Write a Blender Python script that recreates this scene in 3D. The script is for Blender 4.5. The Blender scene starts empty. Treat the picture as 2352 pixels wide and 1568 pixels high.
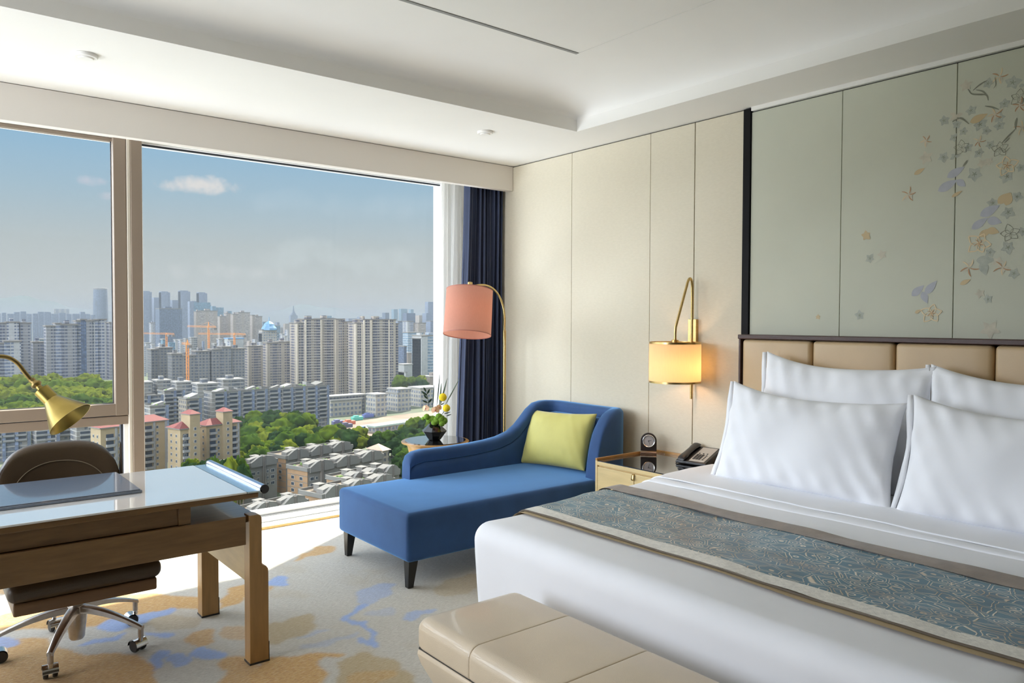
import bpy, bmesh, math, random
import numpy as np
from mathutils import Vector, Matrix, noise
random.seed(7)
SC = bpy.context.scene
COL = SC.collection
PI = math.pi

# ---------------------------------------------------------------- camera (metres; the camera stands over the origin)
F, CX, CY, CAM_H = 1748.0, 1176.0, 784.0, 1.48
_vx = Vector((3350 - CX, 743 - CY, F)); _vy = Vector((-230 - CX, 731 - CY, F))
_ex = _vx.normalized(); _ey = (_vy - _ex * _vy.dot(_ex)).normalized(); _ez = _ex.cross(_ey)
if _ez.y > 0: _ez = -_ez
def ray(px, py):
    v = Vector((px - CX, py - CY, F)) / F
    return Vector((_ex.dot(v), _ey.dot(v), _ez.dot(v)))
CAM = Vector((0, 0, CAM_H))
def at(px, py, d):            # point seen at a pixel, d metres ahead of the camera
    return CAM + ray(px, py) * d
def onx(px, py, x): r = ray(px, py); return CAM + r * (x / r.x)
def ony(px, py, y): r = ray(px, py); return CAM + r * (y / r.y)
def onz(px, py, z): r = ray(px, py); return CAM + r * ((z - CAM_H) / r.z)
right = (ray(CX + F, CY) - ray(CX, CY)); down = (ray(CX, CY + F) - ray(CX, CY)); fwd = ray(CX, CY)
cd = bpy.data.cameras.new('camera'); cam = bpy.data.objects.new('camera', cd); COL.objects.link(cam)
m = Matrix((right.normalized(), (-down).normalized(), (-fwd).normalized())).transposed()
cam.matrix_world = Matrix.Translation(CAM) @ m.to_4x4()
cd.sensor_width = 36; cd.lens = 36 * F / 2352; cd.clip_start = 0.05; cd.clip_end = 30000
SC.camera = cam

# ---------------------------------------------------------------- light and exposure
SC.view_settings.view_transform = 'Standard'; SC.view_settings.look = 'None'
SC.view_settings.gamma = 1; SC.view_settings.use_curve_mapping = False
SC.view_settings.exposure = 0.66
SC.cycles.use_denoising = True
SC.cycles.max_bounces = 10; SC.cycles.diffuse_bounces = 6; SC.cycles.glossy_bounces = 4
SC.cycles.transmission_bounces = 8; SC.cycles.transparent_max_bounces = 16; SC.cycles.volume_bounces = 0
SC.cycles.sample_clamp_indirect = 8.0; SC.cycles.caustics_reflective = False; SC.cycles.caustics_refractive = False
HAZE_D = 0.00030
SUN_DIR = Vector((2.0, 1.24, 2.63)).normalized()      # towards the sun
sl = bpy.data.lights.new('sun', 'SUN'); sl.energy = 12.0; sl.angle = math.radians(0.9); sl.color = (1.0, 0.93, 0.82)
so = bpy.data.objects.new('sun', sl); COL.objects.link(so)
so.rotation_euler = SUN_DIR.to_track_quat('Z', 'Y').to_euler(); so.location = (20, 20, 40)

W = bpy.data.worlds.new('sky'); SC.world = W; W.use_nodes = True
wn, wl = W.node_tree.nodes, W.node_tree.links; wn.clear()
def N(nt, t, **kw):
    n = nt.nodes.new(t)
    for k, v in kw.items():
        if k.startswith('i_'):
            key = k[2:]; key = int(key) if key.isdigit() else key.replace('_', ' ')
            n.inputs[key].default_value = v
        else: setattr(n, k, v)
    return n
def math_(nt, op, a, b=None, c=None, clamp=False):
    n = nt.nodes.new('ShaderNodeMath'); n.operation = op; n.use_clamp = clamp
    for i, v in enumerate((a, b, c)):
        if v is None: continue
        if isinstance(v, (int, float)): n.inputs[i].default_value = v
        else: nt.links.new(v, n.inputs[i])
    return n.outputs[0]
def ramp(nt, fac, stops, interp='LINEAR'):
    n = nt.nodes.new('ShaderNodeValToRGB'); n.color_ramp.interpolation = interp
    e = n.color_ramp.elements
    while len(e) < len(stops): e.new(0.5)
    for i, (p, c) in enumerate(stops):
        e[i].position = p; e[i].color = (*c, 1) if len(c) == 3 else c
    nt.links.new(fac, n.inputs[0]); return n.outputs[0]
def mix(nt, fac, a, b, blend='MIX'):
    n = nt.nodes.new('ShaderNodeMix'); n.data_type = 'RGBA'; n.blend_type = blend
    for i, v in ((0, fac), (6, a), (7, b)):
        if isinstance(v, (int, float)): n.inputs[i].default_value = v
        elif isinstance(v, tuple): n.inputs[i].default_value = (*v, 1) if len(v) == 3 else v
        else: nt.links.new(v, n.inputs[i])
    return n.outputs[2]
nt = W.node_tree
tc = N(nt, 'ShaderNodeTexCoord'); sx = N(nt, 'ShaderNodeSeparateXYZ'); wl.new(tc.outputs['Generated'], sx.inputs[0])
X_, Y_, Z_ = sx.outputs
sky = ramp(nt, Z_, [(0.0, (.48, .48, .45)), (0.03, (.49, .49, .46)), (0.09, (.43, .46, .46)), (0.15, (.33, .44, .52)), (0.21, (.25, .41, .56)), (0.3, (.20, .37, .57)), (1.0, (.5, .7, 1.0))])
# the unseen left part of the sky is boosted to fill the room
lf = math_(nt, 'MULTIPLY_ADD', X_, -1.6, -0.05, clamp=True)
sky = mix(nt, lf, sky, (6.6, 7.0, 7.8))
hi = math_(nt, 'MULTIPLY_ADD', Z_, 2.2, -0.9, clamp=True)
sky = mix(nt, hi, sky, (1.5, 1.6, 1.8))
# violet tint low in the left of the view
# clouds: a few soft banks
def cloud(px, py, wpx, hpx, amt, col=(.74, .66, .62), sc=26.):
    global sky
    d = ray(px, py).normalized()
    rx = Vector((d.y, -d.x, 0)).normalized(); up = Vector((0, 0, 1))
    def dot(v):
        n = N(nt, 'ShaderNodeVectorMath', operation='DOT_PRODUCT'); wl.new(tc.outputs['Generated'], n.inputs[0]); n.inputs[1].default_value = v; return n.outputs['Value']
    nz = N(nt, 'ShaderNodeTexNoise'); nz.inputs['Scale'].default_value = sc; nz.inputs['Detail'].default_value = 6; nz.inputs['Roughness'].default_value = .6
    wl.new(tc.outputs['Generated'], nz.inputs['Vector'])
    w = wpx / F; h = hpx / F
    u = math_(nt, 'MULTIPLY', math_(nt, 'SUBTRACT', dot(rx), d.dot(rx)), 1 / w)
    v = math_(nt, 'MULTIPLY', math_(nt, 'SUBTRACT', dot(up), d.z), 1 / h)
    r = math_(nt, 'ADD', math_(nt, 'MULTIPLY', u, u), math_(nt, 'MULTIPLY', v, v))
    s = math_(nt, 'SUBTRACT', math_(nt, 'MULTIPLY_ADD', nz.outputs['Fac'], 5.0, -1.75), r)
    s = math_(nt, 'MULTIPLY', math_(nt, 'MULTIPLY', s, 0.9, clamp=True), amt)
    sky = mix(nt, s, sky, col)
cloud(455, 425, 85, 20, .8); cloud(205, 415, 38, 14, .55, (.62, .56, .62)); cloud(250, 450, 22, 9, .4, (.66, .58, .62))
cloud(540, 625, 120, 24, .30, (.68, .66, .64)); cloud(800, 590, 260, 40, .35, (.62, .66, .66), 12.); cloud(820, 470, 240, 40, .22, (.58, .64, .70), 9.)
bg = N(nt, 'ShaderNodeBackground'); wl.new(sky, bg.inputs[0]); bg.inputs[1].default_value = 1.0
wo = N(nt, 'ShaderNodeOutputWorld'); wl.new(bg.outputs[0], wo.inputs[0])

# ---------------------------------------------------------------- helpers
def tag(o, label=None, cat=None, group=None, kind=None):
    if label: o['label'] = label
    if cat: o['category'] = cat
    if group: o['group'] = group
    if kind: o['kind'] = kind
    return o
def empty(name, loc, rz=0, **kw):
    o = bpy.data.objects.new(name, None); COL.objects.link(o); o.empty_display_size = .1
    o.location = loc; o.rotation_euler.z = rz
    return tag(o, **kw)
class MB:
    def __init__(s): s.v = []; s.f = []; s.m = []; s.cm = 0
    def add(s, vs, fs):
        b = len(s.v); s.v += [tuple(v) for v in vs]; s.f += [tuple(i + b for i in f) for f in fs]; s.m += [s.cm] * len(fs); return s
    def box(s, x0, x1, y0, y1, z0, z1):
        return s.add([(x, y, z) for x in (x0, x1) for y in (y0, y1) for z in (z0, z1)],
                     [(0, 1, 3, 2), (4, 6, 7, 5), (0, 4, 5, 1), (2, 3, 7, 6), (0, 2, 6, 4), (1, 5, 7, 3)])
    def frustum(s, x0, x1, y0, y1, z0, X0, X1, Y0, Y1, z1):
        return s.add([(x0, y0, z0), (x1, y0, z0), (x1, y1, z0), (x0, y1, z0), (X0, Y0, z1), (X1, Y0, z1), (X1, Y1, z1), (X0, Y1, z1)],
                     [(3, 2, 1, 0), (4, 5, 6, 7), (0, 1, 5, 4), (1, 2, 6, 5), (2, 3, 7, 6), (3, 0, 4, 7)])
    def grid(s, P, closeu=False, closev=False):     # P[i][j] points
        nu, nv = len(P), len(P[0]); b = len(s.v)
        for r in P: s.v += [tuple(p) for p in r]
        for i in range(nu - (0 if closeu else 1)):
            for j in range(nv - (0 if closev else 1)):
                a = i * nv + j; c = ((i + 1) % nu) * nv + j; e = ((i + 1) % nu) * nv + (j + 1) % nv; d = i * nv + (j + 1) % nv
                s.f.append((b + a, b + c, b + e, b + d)); s.m.append(s.cm)
        return s
    def tube(s, path, r, n=10, caps=True):
        path = [Vector(p) for p in path]; rs = r if isinstance(r, (list, tuple)) else [r] * len(path)
        t0 = (path[1] - path[0]).normalized(); ref = Vector((0, 0, 1)) if abs(t0.z) < .9 else Vector((1, 0, 0))
        nrm = t0.cross(ref).normalized(); P = []
        for i, p in enumerate(path):
            t = (path[min(i + 1, len(path) - 1)] - path[max(i - 1, 0)]).normalized()
            nrm = (nrm - t * nrm.dot(t)).normalized(); bi = t.cross(nrm)
            P.append([p + (nrm * math.cos(a) + bi * math.sin(a)) * rs[i] for a in [2 * PI * k / n for k in range(n)]])
        b = len(s.v); s.grid(P, closev=True)
        if caps:
            s.f.append(tuple(b + k for k in range(n))[::-1]); s.m.append(s.cm)
            s.f.append(tuple(b + (len(P) - 1) * n + k for k in range(n))); s.m.append(s.cm)
        return s
    def lathe(s, prof, c=(0, 0, 0), n=24, axis=None, caps=True):
        c = Vector(c); ax = Vector(axis).normalized() if axis is not None else Vector((0, 0, 1))
        u = ax.orthogonal().normalized(); w = ax.cross(u)
        if axis is None: u, w = Vector((1, 0, 0)), Vector((0, 1, 0))
        P = [[c + ax * z + (u * math.cos(2 * PI * k / n) + w * math.sin(2 * PI * k / n)) * r for k in range(n)] for r, z in prof]
        b = len(s.v); s.grid(P, closev=True)
        if caps:
            if prof[0][0] > 1e-5: s.f.append(tuple(b + k for k in range(n))[::-1]); s.m.append(s.cm)
            if prof[-1][0] > 1e-5: s.f.append(tuple(b + (len(P) - 1) * n + k for k in range(n))); s.m.append(s.cm)
        return s
    def prism(s, poly, lo, hi, axis='y'):            # poly in the two other axes, in order
        def P(a, b, t): return {'x': (t, a, b), 'y': (a, t, b), 'z': (a, b, t)}[axis]
        n = len(poly)
        return s.add([P(a, b, lo) for a, b in poly] + [P(a, b, hi) for a, b in poly],
                     [tuple(range(n))[::-1], tuple(range(n, 2 * n))] + [(i, (i + 1) % n, n + (i + 1) % n, n + i) for i in range(n)])
    def ball(s, c, r, n=12, sq=(1, 1, 1), fn=None):
        P = []
        for i in range(n + 1):
            th = PI * i / n; row = []
            for j in range(2 * n):
                ph = PI * j / n; d = Vector((math.sin(th) * math.cos(ph), math.sin(th) * math.sin(ph), math.cos(th)))
                k = fn(d) if fn else 1.0
                row.append((c[0] + d.x * r * sq[0] * k, c[1] + d.y * r * sq[1] * k, c[2] + d.z * r * sq[2] * k))
            P.append(row)
        return s.grid(P, closev=True)
    def rbox(s, x0, x1, y0, y1, z0, z1, r, n=6, k=4, fn=None):
        # rounded box from six grids; fn(p) may move each point
        lo = (x0, y0, z0); hi = (x1, y1, z1); r = min(r, *(0.4999 * (hi[i] - lo[i]) for i in range(3)))
        def ticks(a, b):
            t = [a + r * (1 - math.cos(PI / 2 * i / k)) for i in range(k)]
            t += [a + r + (b - a - 2 * r) * i / n for i in range(n + 1)]
            return t + [b - r * (1 - math.cos(PI / 2 * i / k)) for i in range(k)][::-1]
        T = [ticks(lo[i], hi[i]) for i in range(3)]
        for ax in range(3):
            a, b = [(1, 2), (2, 0), (0, 1)][ax]
            for side in (0, 1):
                P = []
                for u in T[a]:
                    row = []
                    for w in T[b]:
                        p = [0, 0, 0]; p[a] = u; p[b] = w; p[ax] = hi[ax] if side else lo[ax]
                        c = Vector([min(max(p[i], lo[i] + r), hi[i] - r) for i in range(3)])
                        d = Vector(p) - c
                        # spread evenly over the round
                        q = c + d.normalized() * r if d.length > 1e-9 else Vector(p)
                        row.append(fn(q) if fn else q)
                    P.append(row)
                if not side: P = P[::-1]
                s.grid(P)
        return s
    def build(s, name, mats, parent=None, smooth=False, bevel=0, bseg=2, local=False, merge=True, angle=40, subsurf=0):
        me = bpy.data.meshes.new(name)
        off = Vector((0, 0, 0))
        if parent is not None and not local:
            p = parent
            while p is not None: off += p.location; p = p.parent
        me.from_pydata([(v[0] - off.x, v[1] - off.y, v[2] - off.z) for v in s.v], [], s.f)
        for m_ in (mats if isinstance(mats, (list, tuple)) else [mats]): me.materials.append(m_)
        me.polygons.foreach_set('material_index', s.m)
        bm = bmesh.new(); bm.from_mesh(me)
        if merge: bmesh.ops.remove_doubles(bm, verts=bm.verts, dist=1e-5)
        bmesh.ops.recalc_face_normals(bm, faces=bm.faces)
        bm.to_mesh(me); bm.free()
        if smooth or bevel: me.polygons.foreach_set('use_smooth', [True] * len(me.polygons))
        o = bpy.data.objects.new(name, me); COL.objects.link(o)
        if bevel:
            b = o.modifiers.new('b', 'BEVEL'); b.width = bevel; b.segments = bseg; b.limit_method = 'ANGLE'; b.angle_limit = math.radians(35)
            if len(s.f) < 4000: b.harden_normals = False
        if subsurf:
            b = o.modifiers.new('s', 'SUBSURF'); b.levels = b.render_levels = subsurf
        if (smooth or bevel):
            try: me.set_sharp_from_angle(angle=math.radians(angle))
            except Exception: pass
        if parent is not None: o.parent = parent
        return o
def copy_tree(o, parent=None):
    c = o.copy(); COL.objects.link(c); c.parent = parent
    for ch in [x for x in o.children]: copy_tree(ch, c)
    return c
def bez(ps, n=16):
    ps = [Vector(p) for p in ps]; out = []
    for i in range(n + 1):
        t = i / n; q = list(ps)
        while len(q) > 1: q = [q[j].lerp(q[j + 1], t) for j in range(len(q) - 1)]
        out.append(q[0])
    return out
def spline(ps, n=8):                                  # Catmull-Rom through points
    ps = [Vector(p) for p in ps]; P = [ps[0] * 2 - ps[1]] + ps + [ps[-1] * 2 - ps[-2]]; out = []
    for i in range(1, len(P) - 2):
        for k in range(n):
            t = k / n; a, b, c, d = P[i - 1:i + 3]
            out.append(0.5 * ((2 * b) + (c - a) * t + (2 * a - 5 * b + 4 * c - d) * t * t + (3 * b - a - 3 * c + d) * t ** 3))
    return out + [ps[-1]]

# ---------------------------------------------------------------- materials
def mat(name, col, rough=.5, metal=0, var=0, scale=20, stretch=(1, 1, 1), bump=0, bscale=None, spec=.5, sheen=0, coat=0, col2=None, trans=0, emis=None, estr=0, detail=4, coords='Object', stint=None):
    m_ = bpy.data.materials.new(name); m_.use_nodes = True; t = m_.node_tree; b = t.nodes['Principled BSDF']
    b.inputs['Base Color'].default_value = (*col, 1); b.inputs['Roughness'].default_value = rough; b.inputs['Metallic'].default_value = metal
    b.inputs['Specular IOR Level'].default_value = spec
    if sheen: b.inputs['Sheen Weight'].default_value = sheen; b.inputs['Sheen Roughness'].default_value = .4
    if stint: b.inputs['Sheen Tint'].default_value = (*stint, 1)
    if coat: b.inputs['Coat Weight'].default_value = coat; b.inputs['Coat Roughness'].default_value = .05
    if emis: b.inputs['Emission Color'].default_value = (*emis, 1); b.inputs['Emission Strength'].default_value = estr
    if var or bump or col2:
        c = N(t, 'ShaderNodeTexCoord'); mp = N(t, 'ShaderNodeMapping'); mp.inputs['Scale'].default_value = stretch
        t.links.new(c.outputs[coords], mp.inputs[0])
        nz = N(t, 'ShaderNodeTexNoise'); nz.inputs['Scale'].default_value = scale; nz.inputs['Detail'].default_value = detail
        t.links.new(mp.outputs[0], nz.inputs['Vector'])
        if var or col2:
            lo = tuple(x * (1 - var) for x in col); hi_ = col2 if col2 else tuple(min(1, x * (1 + var)) for x in col)
            t.links.new(ramp(t, nz.outputs['Fac'], [(.3, lo), (.7, hi_)]), b.inputs['Base Color'])
        if bump:
            n2 = N(t, 'ShaderNodeTexNoise'); n2.inputs['Scale'].default_value = bscale or scale; n2.inputs['Detail'].default_value = 3
            t.links.new(mp.outputs[0], n2.inputs['Vector'])
            bp = N(t, 'ShaderNodeBump'); bp.inputs['Strength'].default_value = bump; bp.inputs['Distance'].default_value = .004
            t.links.new(n2.outputs['Fac'], bp.inputs['Height']); t.links.new(bp.outputs[0], b.inputs['Normal'])
    return m_
def shade_mat(name, col, tr, frac, clear=0):
    m_ = bpy.data.materials.new(name); m_.use_nodes = True; t = m_.node_tree; t.nodes.clear()
    c = N(t, 'ShaderNodeTexCoord'); mp = N(t, 'ShaderNodeMapping'); mp.inputs['Scale'].default_value = (60, 60, 4); t.links.new(c.outputs['Object'], mp.inputs[0])
    nz = N(t, 'ShaderNodeTexNoise'); nz.inputs['Scale'].default_value = 4; t.links.new(mp.outputs[0], nz.inputs['Vector'])
    cc = ramp(t, nz.outputs['Fac'], [(.3, tuple(x * .92 for x in col)), (.7, col)])
    a = N(t, 'ShaderNodeBsdfDiffuse'); t.links.new(cc, a.inputs[0])
    b = N(t, 'ShaderNodeBsdfTranslucent'); b.inputs[0].default_value = (*tr, 1)
    mx = N(t, 'ShaderNodeMixShader'); mx.inputs[0].default_value = frac; t.links.new(a.outputs[0], mx.inputs[1]); t.links.new(b.outputs[0], mx.inputs[2])
    if clear:
        tp_ = N(t, 'ShaderNodeBsdfTransparent'); m2 = N(t, 'ShaderNodeMixShader'); m2.inputs[0].default_value = clear; t.links.new(mx.outputs[0], m2.inputs[1]); t.links.new(tp_.outputs[0], m2.inputs[2]); mx = m2
    o = N(t, 'ShaderNodeOutputMaterial'); t.links.new(mx.outputs[0], o.inputs[0]); return m_
def pane_mat(name, tint):
    m_ = bpy.data.materials.new(name); m_.use_nodes = True; t = m_.node_tree; t.nodes.clear()
    a = N(t, 'ShaderNodeBsdfTransparent'); a.inputs[0].default_value = (*tint, 1)
    g = N(t, 'ShaderNodeBsdfGlossy'); g.inputs['Roughness'].default_value = 0.01
    fr = N(t, 'ShaderNodeFresnel'); fr.inputs[0].default_value = 1.25
    mx = N(t, 'ShaderNodeMixShader'); g_ = N(t, 'ShaderNodeNewGeometry'); t.links.new(math_(t, 'MULTIPLY', fr.outputs[0], math_(t, 'SUBTRACT', 1.0, g_.outputs['Backfacing'])), mx.inputs[0]); t.links.new(a.outputs[0], mx.inputs[1]); t.links.new(g.outputs[0], mx.inputs[2])
    o = N(t, 'ShaderNodeOutputMaterial'); t.links.new(mx.outputs[0], o.inputs[0]); return m_
M = dict(
    ceiling=mat('ceiling_paint', (.86, .84, .79), .9, var=.01, scale=3),
    white=mat('white_paint', (.84, .82, .77), .55, var=.01, scale=4),
    frame=mat('window_frame_paint', (.26, .20, .15), .5, var=.02, scale=3),
    sill=mat('sill_white', (.86, .86, .84), .35, var=.01, scale=5),
    gasket=mat('gasket_rubber', (.02, .022, .03), .6),
    track=mat('track_aluminium', (.36, .37, .38), .4, metal=.6),
    fabric_wall=mat('woven_wall_fabric', (.66, .60, .465), .7, scale=34, stretch=(1, 1, 3), bump=.3, bscale=160, col2=(.68, .62, .485), var=.02, detail=10),
    mural=mat('mural_silk', (.56, .565, .455), .6, var=.05, scale=1.3, bump=.1, bscale=300),
    black=mat('black_lacquer', (.008, .008, .009), .6, spec=.15),
    joint=mat('joint_shadow_gap', (.05, .045, .035), .8),
    gold=mat('gold_trim', (.70, .48, .20), .35, metal=.5, var=.1, scale=30),
    brass=mat('brushed_brass', (.62, .44, .18), .28, metal=1, var=.1, scale=12, stretch=(1, 1, 12)),
    bronze=mat('aged_brass', (.30, .21, .08), .38, metal=1, var=.15, scale=20),
    chrome=mat('chrome', (.60, .58, .55), .16, metal=1),
    steel=mat('brushed_steel', (.50, .46, .42), .3, metal=1, var=.1, scale=40),
    silver=mat('silver_metal', (.75, .75, .76), .2, metal=1),
    walnut=mat('dark_walnut', (.055, .022, .016), .4, var=.3, scale=30, stretch=(1, 12, 12)),
    leather_hb=mat('tan_leather', (.56, .40, .225), .38, var=.04, scale=5, bump=.15, bscale=260),
    leather_bench=mat('cream_leather', (.66, .535, .38), .33, var=.05, scale=4, bump=.3, bscale=420, coat=.35),
    leather_chair=mat('brown_leather', (.07, .044, .023), .38, var=.1, scale=8, bump=.2, bscale=220),
    leather_pad=mat('black_pad_leather', (.12, .15, .21), .30, var=.1, scale=60, bump=.2, bscale=500, spec=1.0, coat=.8),
    linen=mat('white_linen', (.86, .865, .895), .75, var=.012, scale=6, bump=.28, bscale=9, sheen=.1),
    blue=mat('blue_velvet', (.020, .066, .190), .8, var=.12, scale=7, bump=.12, bscale=300, sheen=1.0, stint=(.25, .55, 1)),
    blue_curtain=mat('navy_curtain', (.036, .050, .100), .75, var=.1, scale=30, stretch=(1, 1, .2), sheen=.15),
    yellow=mat('lime_velvet', (.56, .52, .15), .7, var=.05, scale=8, bump=.15, bscale=350, sheen=.4),
    wood_desk=mat('honey_wood', (.19, .097, .030), .34, var=.14, scale=5, stretch=(1.2, 9, 9), col2=(.23, .123, .042), coat=.3),
    wood_leg=mat('honey_wood_upright', (.38, .215, .08), .36, var=.14, scale=5, stretch=(9, 9, 1)),
    wood_light=mat('pale_gold_wood', (.66, .50, .24), .4, var=.08, scale=6, stretch=(6, 1, 6)),
    wood_orange=mat('amber_wood', (.50, .26, .07), .3, var=.2, scale=8, coat=.5),
    black_glass=mat('black_glass', (.006, .007, .008), .03, spec=.9, coat=1),
    desk_glass=mat('sky_sheen_glass', (.97, .97, .96), .02, metal=.12, spec=1.0, coat=1),  # white base puts the bright sky reflection into the glass colour
    black_plastic=mat('black_plastic', (.018, .017, .018), .3),
    dark_brown=mat('dark_brown_clock', (.03, .02, .017), .35),
    copper=mat('rose_gold', (.75, .45, .30), .25, metal=1),
    faceplate=mat('phone_faceplate', (.50, .48, .45), .35, metal=.3),
    dial=mat('clock_dial', (.50, .47, .46), .4),
    legs=mat('ebony_leg', (.010, .009, .008), .35),
    vase=mat('black_ceramic', (.006, .006, .007), .08, coat=.5),
    moss=mat('green_dianthus', (.16, .30, .02), .8, var=.4, scale=120, bump=1, bscale=160),
    billy=mat('yellow_craspedia', (.85, .62, .01), .8, var=.15, scale=150, bump=1, bscale=220),
    orchid=mat('peach_orchid', (.85, .48, .24), .5, var=.2, scale=18, col2=(.90, .60, .40)),
    orchid_c=mat('orchid_centre', (.55, .10, .08), .5),
    leaf_dark=mat('dark_leaf', (.010, .028, .010), .35),
    leaf_grey=mat('grey_green_leaf', (.14, .19, .13), .45, var=.2, scale=20),
    room_dark=mat('dark_unseen_wall', (.10, .07, .045), .6, var=.2, scale=6, stretch=(6, 6, 1)),  # unseen left and back walls, made dark to cut bounce light
    base_board=mat('beige_base', (.45, .38, .28), .6),
)
M['pane'] = pane_mat('coated_window_glass', (.84, .86, .86)); M['pane_clear'] = pane_mat('clear_window_glass', (.97, .98, .98))
M['shade_pink'] = shade_mat('pink_lamp_fabric', (.60, .33, .26), (.62, .30, .21), .38)
M['shade_cream'] = shade_mat('cream_lamp_fabric', (.75, .66, .46), (.95, .72, .34), .45)
M['sheer'] = shade_mat('white_sheer', (.95, .94, .92), (.95, .94, .92), .55, .25)
# ================================================================ the room
WX, PY, WY, ZC = 3.966, 4.92, 5.45, 2.75     # head wall, pelmet face, glass plane, ceiling
XL, YB = -2.6, -2.6
def S(name, mb, m_, parent=None, **k):
    o = mb.build(name, m_, parent, **k)
    if parent is None: o['kind'] = 'structure'
    return o
# window daylight portals (guide sampling only; they give no light)
for nm, loc, rot, sx_, sy_ in (('window_portal', ((XL + 3.6) / 2, 5.56, 1.35), (-PI / 2, 0, 0), 3.6 - XL, 2.6), ('window_portal', (XL - .12, 3.75, 1.4), (0, PI / 2, 0), 2.5, 2.2)):
    l = bpy.data.lights.new(nm, 'AREA'); l.shape = 'RECTANGLE'; l.size = sx_; l.size_y = sy_; l.cycles.is_portal = True
    o = bpy.data.objects.new(nm, l); COL.objects.link(o); o.location = loc; o.rotation_euler = rot
    if rot[1]: o.rotation_euler = (0, -PI / 2, 0)

# ---- carpet
def carpet():
    st = .0135
    xs = np.arange(-.6, 4.0, st); ys = np.arange(1.0, 5.24, st); xs[-1] = WX; ys[-1] = 5.24
    XX, YY = np.meshgrid(xs, ys, indexing='ij')
    def inpoly(P, x, y):
        c = np.zeros(x.shape, bool); n = len(P)
        for i in range(n):
            x0, y0 = P[i]; x1, y1 = P[(i + 1) % n]
            if y0 == y1: continue
            c ^= ((y0 > y) != (y1 > y)) & (x < (x1 - x0) * (y - y0) / (y1 - y0) + x0)
        return c
    ch = np.zeros((3,) + XX.shape)
    wob = .012
    jx = XX + wob * np.sin(YY * 37 + XX * 11); jy = YY + wob * np.sin(XX * 41 + YY * 7)
    def blob(k, px, w=1.0):
        P = [tuple(onz(a, b, 0))[:2] for a, b in px]
        # round the outline
        for _ in range(2):
            Q = []
            for i in range(len(P)):
                a, b = P[i], P[(i + 1) % len(P)]
                Q += [(a[0] * .75 + b[0] * .25, a[1] * .75 + b[1] * .25), (a[0] * .25 + b[0] * .75, a[1] * .25 + b[1] * .75)]
            P = Q
        ch[k] = np.maximum(ch[k], inpoly(P, jx, jy) * w)
    c7 = lambda L: [(700 + a / 4.125, 1180 + b / 4.125) for a, b in L]
    c3 = lambda L: [(a / 2.667, 980 + b / 2.667) for a, b in L]
    G, B, T = 0, 1, 2
    blob(G, c7([(-120, 440), (0, 375), (60, 340), (130, 300), (250, 300), (305, 330), (280, 365), (200, 380), (60, 395), (-60, 440)]), .8)
    blob(T, [(612, 1425), (650, 1430), (700, 1405), (718, 1412), (730, 1440), (700, 1457), (650, 1475), (608, 1480)], .9)
    blob(T, c7([(310, 1440), (400, 1350), (560, 1310), (680, 1340), (880, 1400), (1060, 1568), (1060, 1900), (300, 1900)]), 1)
    blob(G, c7([(380, 1560), (500, 1500), (700, 1470), (880, 1470), (900, 1520), (700, 1560), (600, 1800), (350, 1800)]), .45)
    blob(G, [(600, 1512), (700, 1501), (780, 1498), (792, 1508), (727, 1513), (742, 1540), (755, 1570), (700, 1640), (560, 1640), (585, 1530)], .9)
    blob(G, [(-60, 1425), (60, 1400), (150, 1372), (300, 1362), (420, 1366), (485, 1380), (470, 1398), (380, 1400), (300, 1424), (200, 1440), (-60, 1452)], .9)
    blob(G, [(535, 1345), (580, 1336), (590, 1360), (560, 1378), (525, 1392), (500, 1402), (508, 1375)], .9)
    blob(G, [(150, 1500), (330, 1500), (365, 1540), (340, 1640), (-60, 1640), (-60, 1475), (60, 1460), (110, 1470)], .85)
    blob(G, [(500, 1515), (560, 1500), (592, 1530), (585, 1640), (440, 1640), (520, 1560)], .8)
    blob(G, [(425, 1455), (465, 1443), (495, 1450), (490, 1470), (465, 1487), (440, 1490)], .75)
    blob(G, [(500, 1440), (560, 1435), (585, 1455), (560, 1475), (515, 1470)], .55)
    blob(G, [(612, 1345), (625, 1345), (622, 1358), (612, 1362)], .8)
    blob(G, [(-60, 1352), (60, 1335), (210, 1322), (330, 1318), (300, 1332), (150, 1350), (-60, 1370)], .7)
    blob(G, [(440, 1260), (520, 1240), (600, 1258), (650, 1250), (640, 1262), (560, 1275), (470, 1280)], .6)
    blob(T, c7([(1200, 700), (1400, 600), (1700, 560), (1800, 650), (1500, 760), (1300, 800)]), .6)
    blob(T, [(300, 1400), (420, 1410), (480, 1430), (400, 1450), (340, 1440)], .6)
    blob(B, [(613, 1330), (650, 1321), (667, 1333), (654, 1347), (613, 1345)], 1)
    blob(B, [(221, 1434), (262, 1419), (330, 1411), (408, 1391), (397, 1407), (337, 1428), (300, 1437), (277, 1452), (232, 1449)], 1)
    blob(B, [(170, 1481), (240, 1465), (296, 1450), (288, 1461), (247, 1474), (195, 1485)], .9)
    blob(B, [(330, 1447), (408, 1456), (375, 1467), (337, 1457)], .9)
    blob(B, [(345, 1542), (350, 1497), (386, 1493), (398, 1504), (379, 1514), (362, 1533)], 1)
    blob(B, [(398, 1500), (420, 1494), (437, 1505), (433, 1525), (410, 1535), (388, 1530), (386, 1512)], .9)
    blob(B, [(435, 1495), (461, 1485), (530, 1499), (502, 1518), (446, 1514)], 1)
    blob(B, [(-40, 1467), (34, 1458), (47, 1471), (22, 1490), (-40, 1500)], .9)
    blob(B, c7([(470, 780), (560, 700), (700, 665), (880, 655), (820, 740), (740, 815), (620, 855), (540, 855), (485, 815)]), .55)
    blob(B, c7([(570, 830), (500, 890), (380, 950), (365, 1020), (430, 1060), (560, 1062), (605, 1110), (620, 1180), (600, 1270), (680, 1260), (690, 1170), (645, 1090), (570, 1030), (545, 990), (525, 1022), (440, 1015), (420, 975), (530, 915), (600, 860)]), 1)
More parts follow.
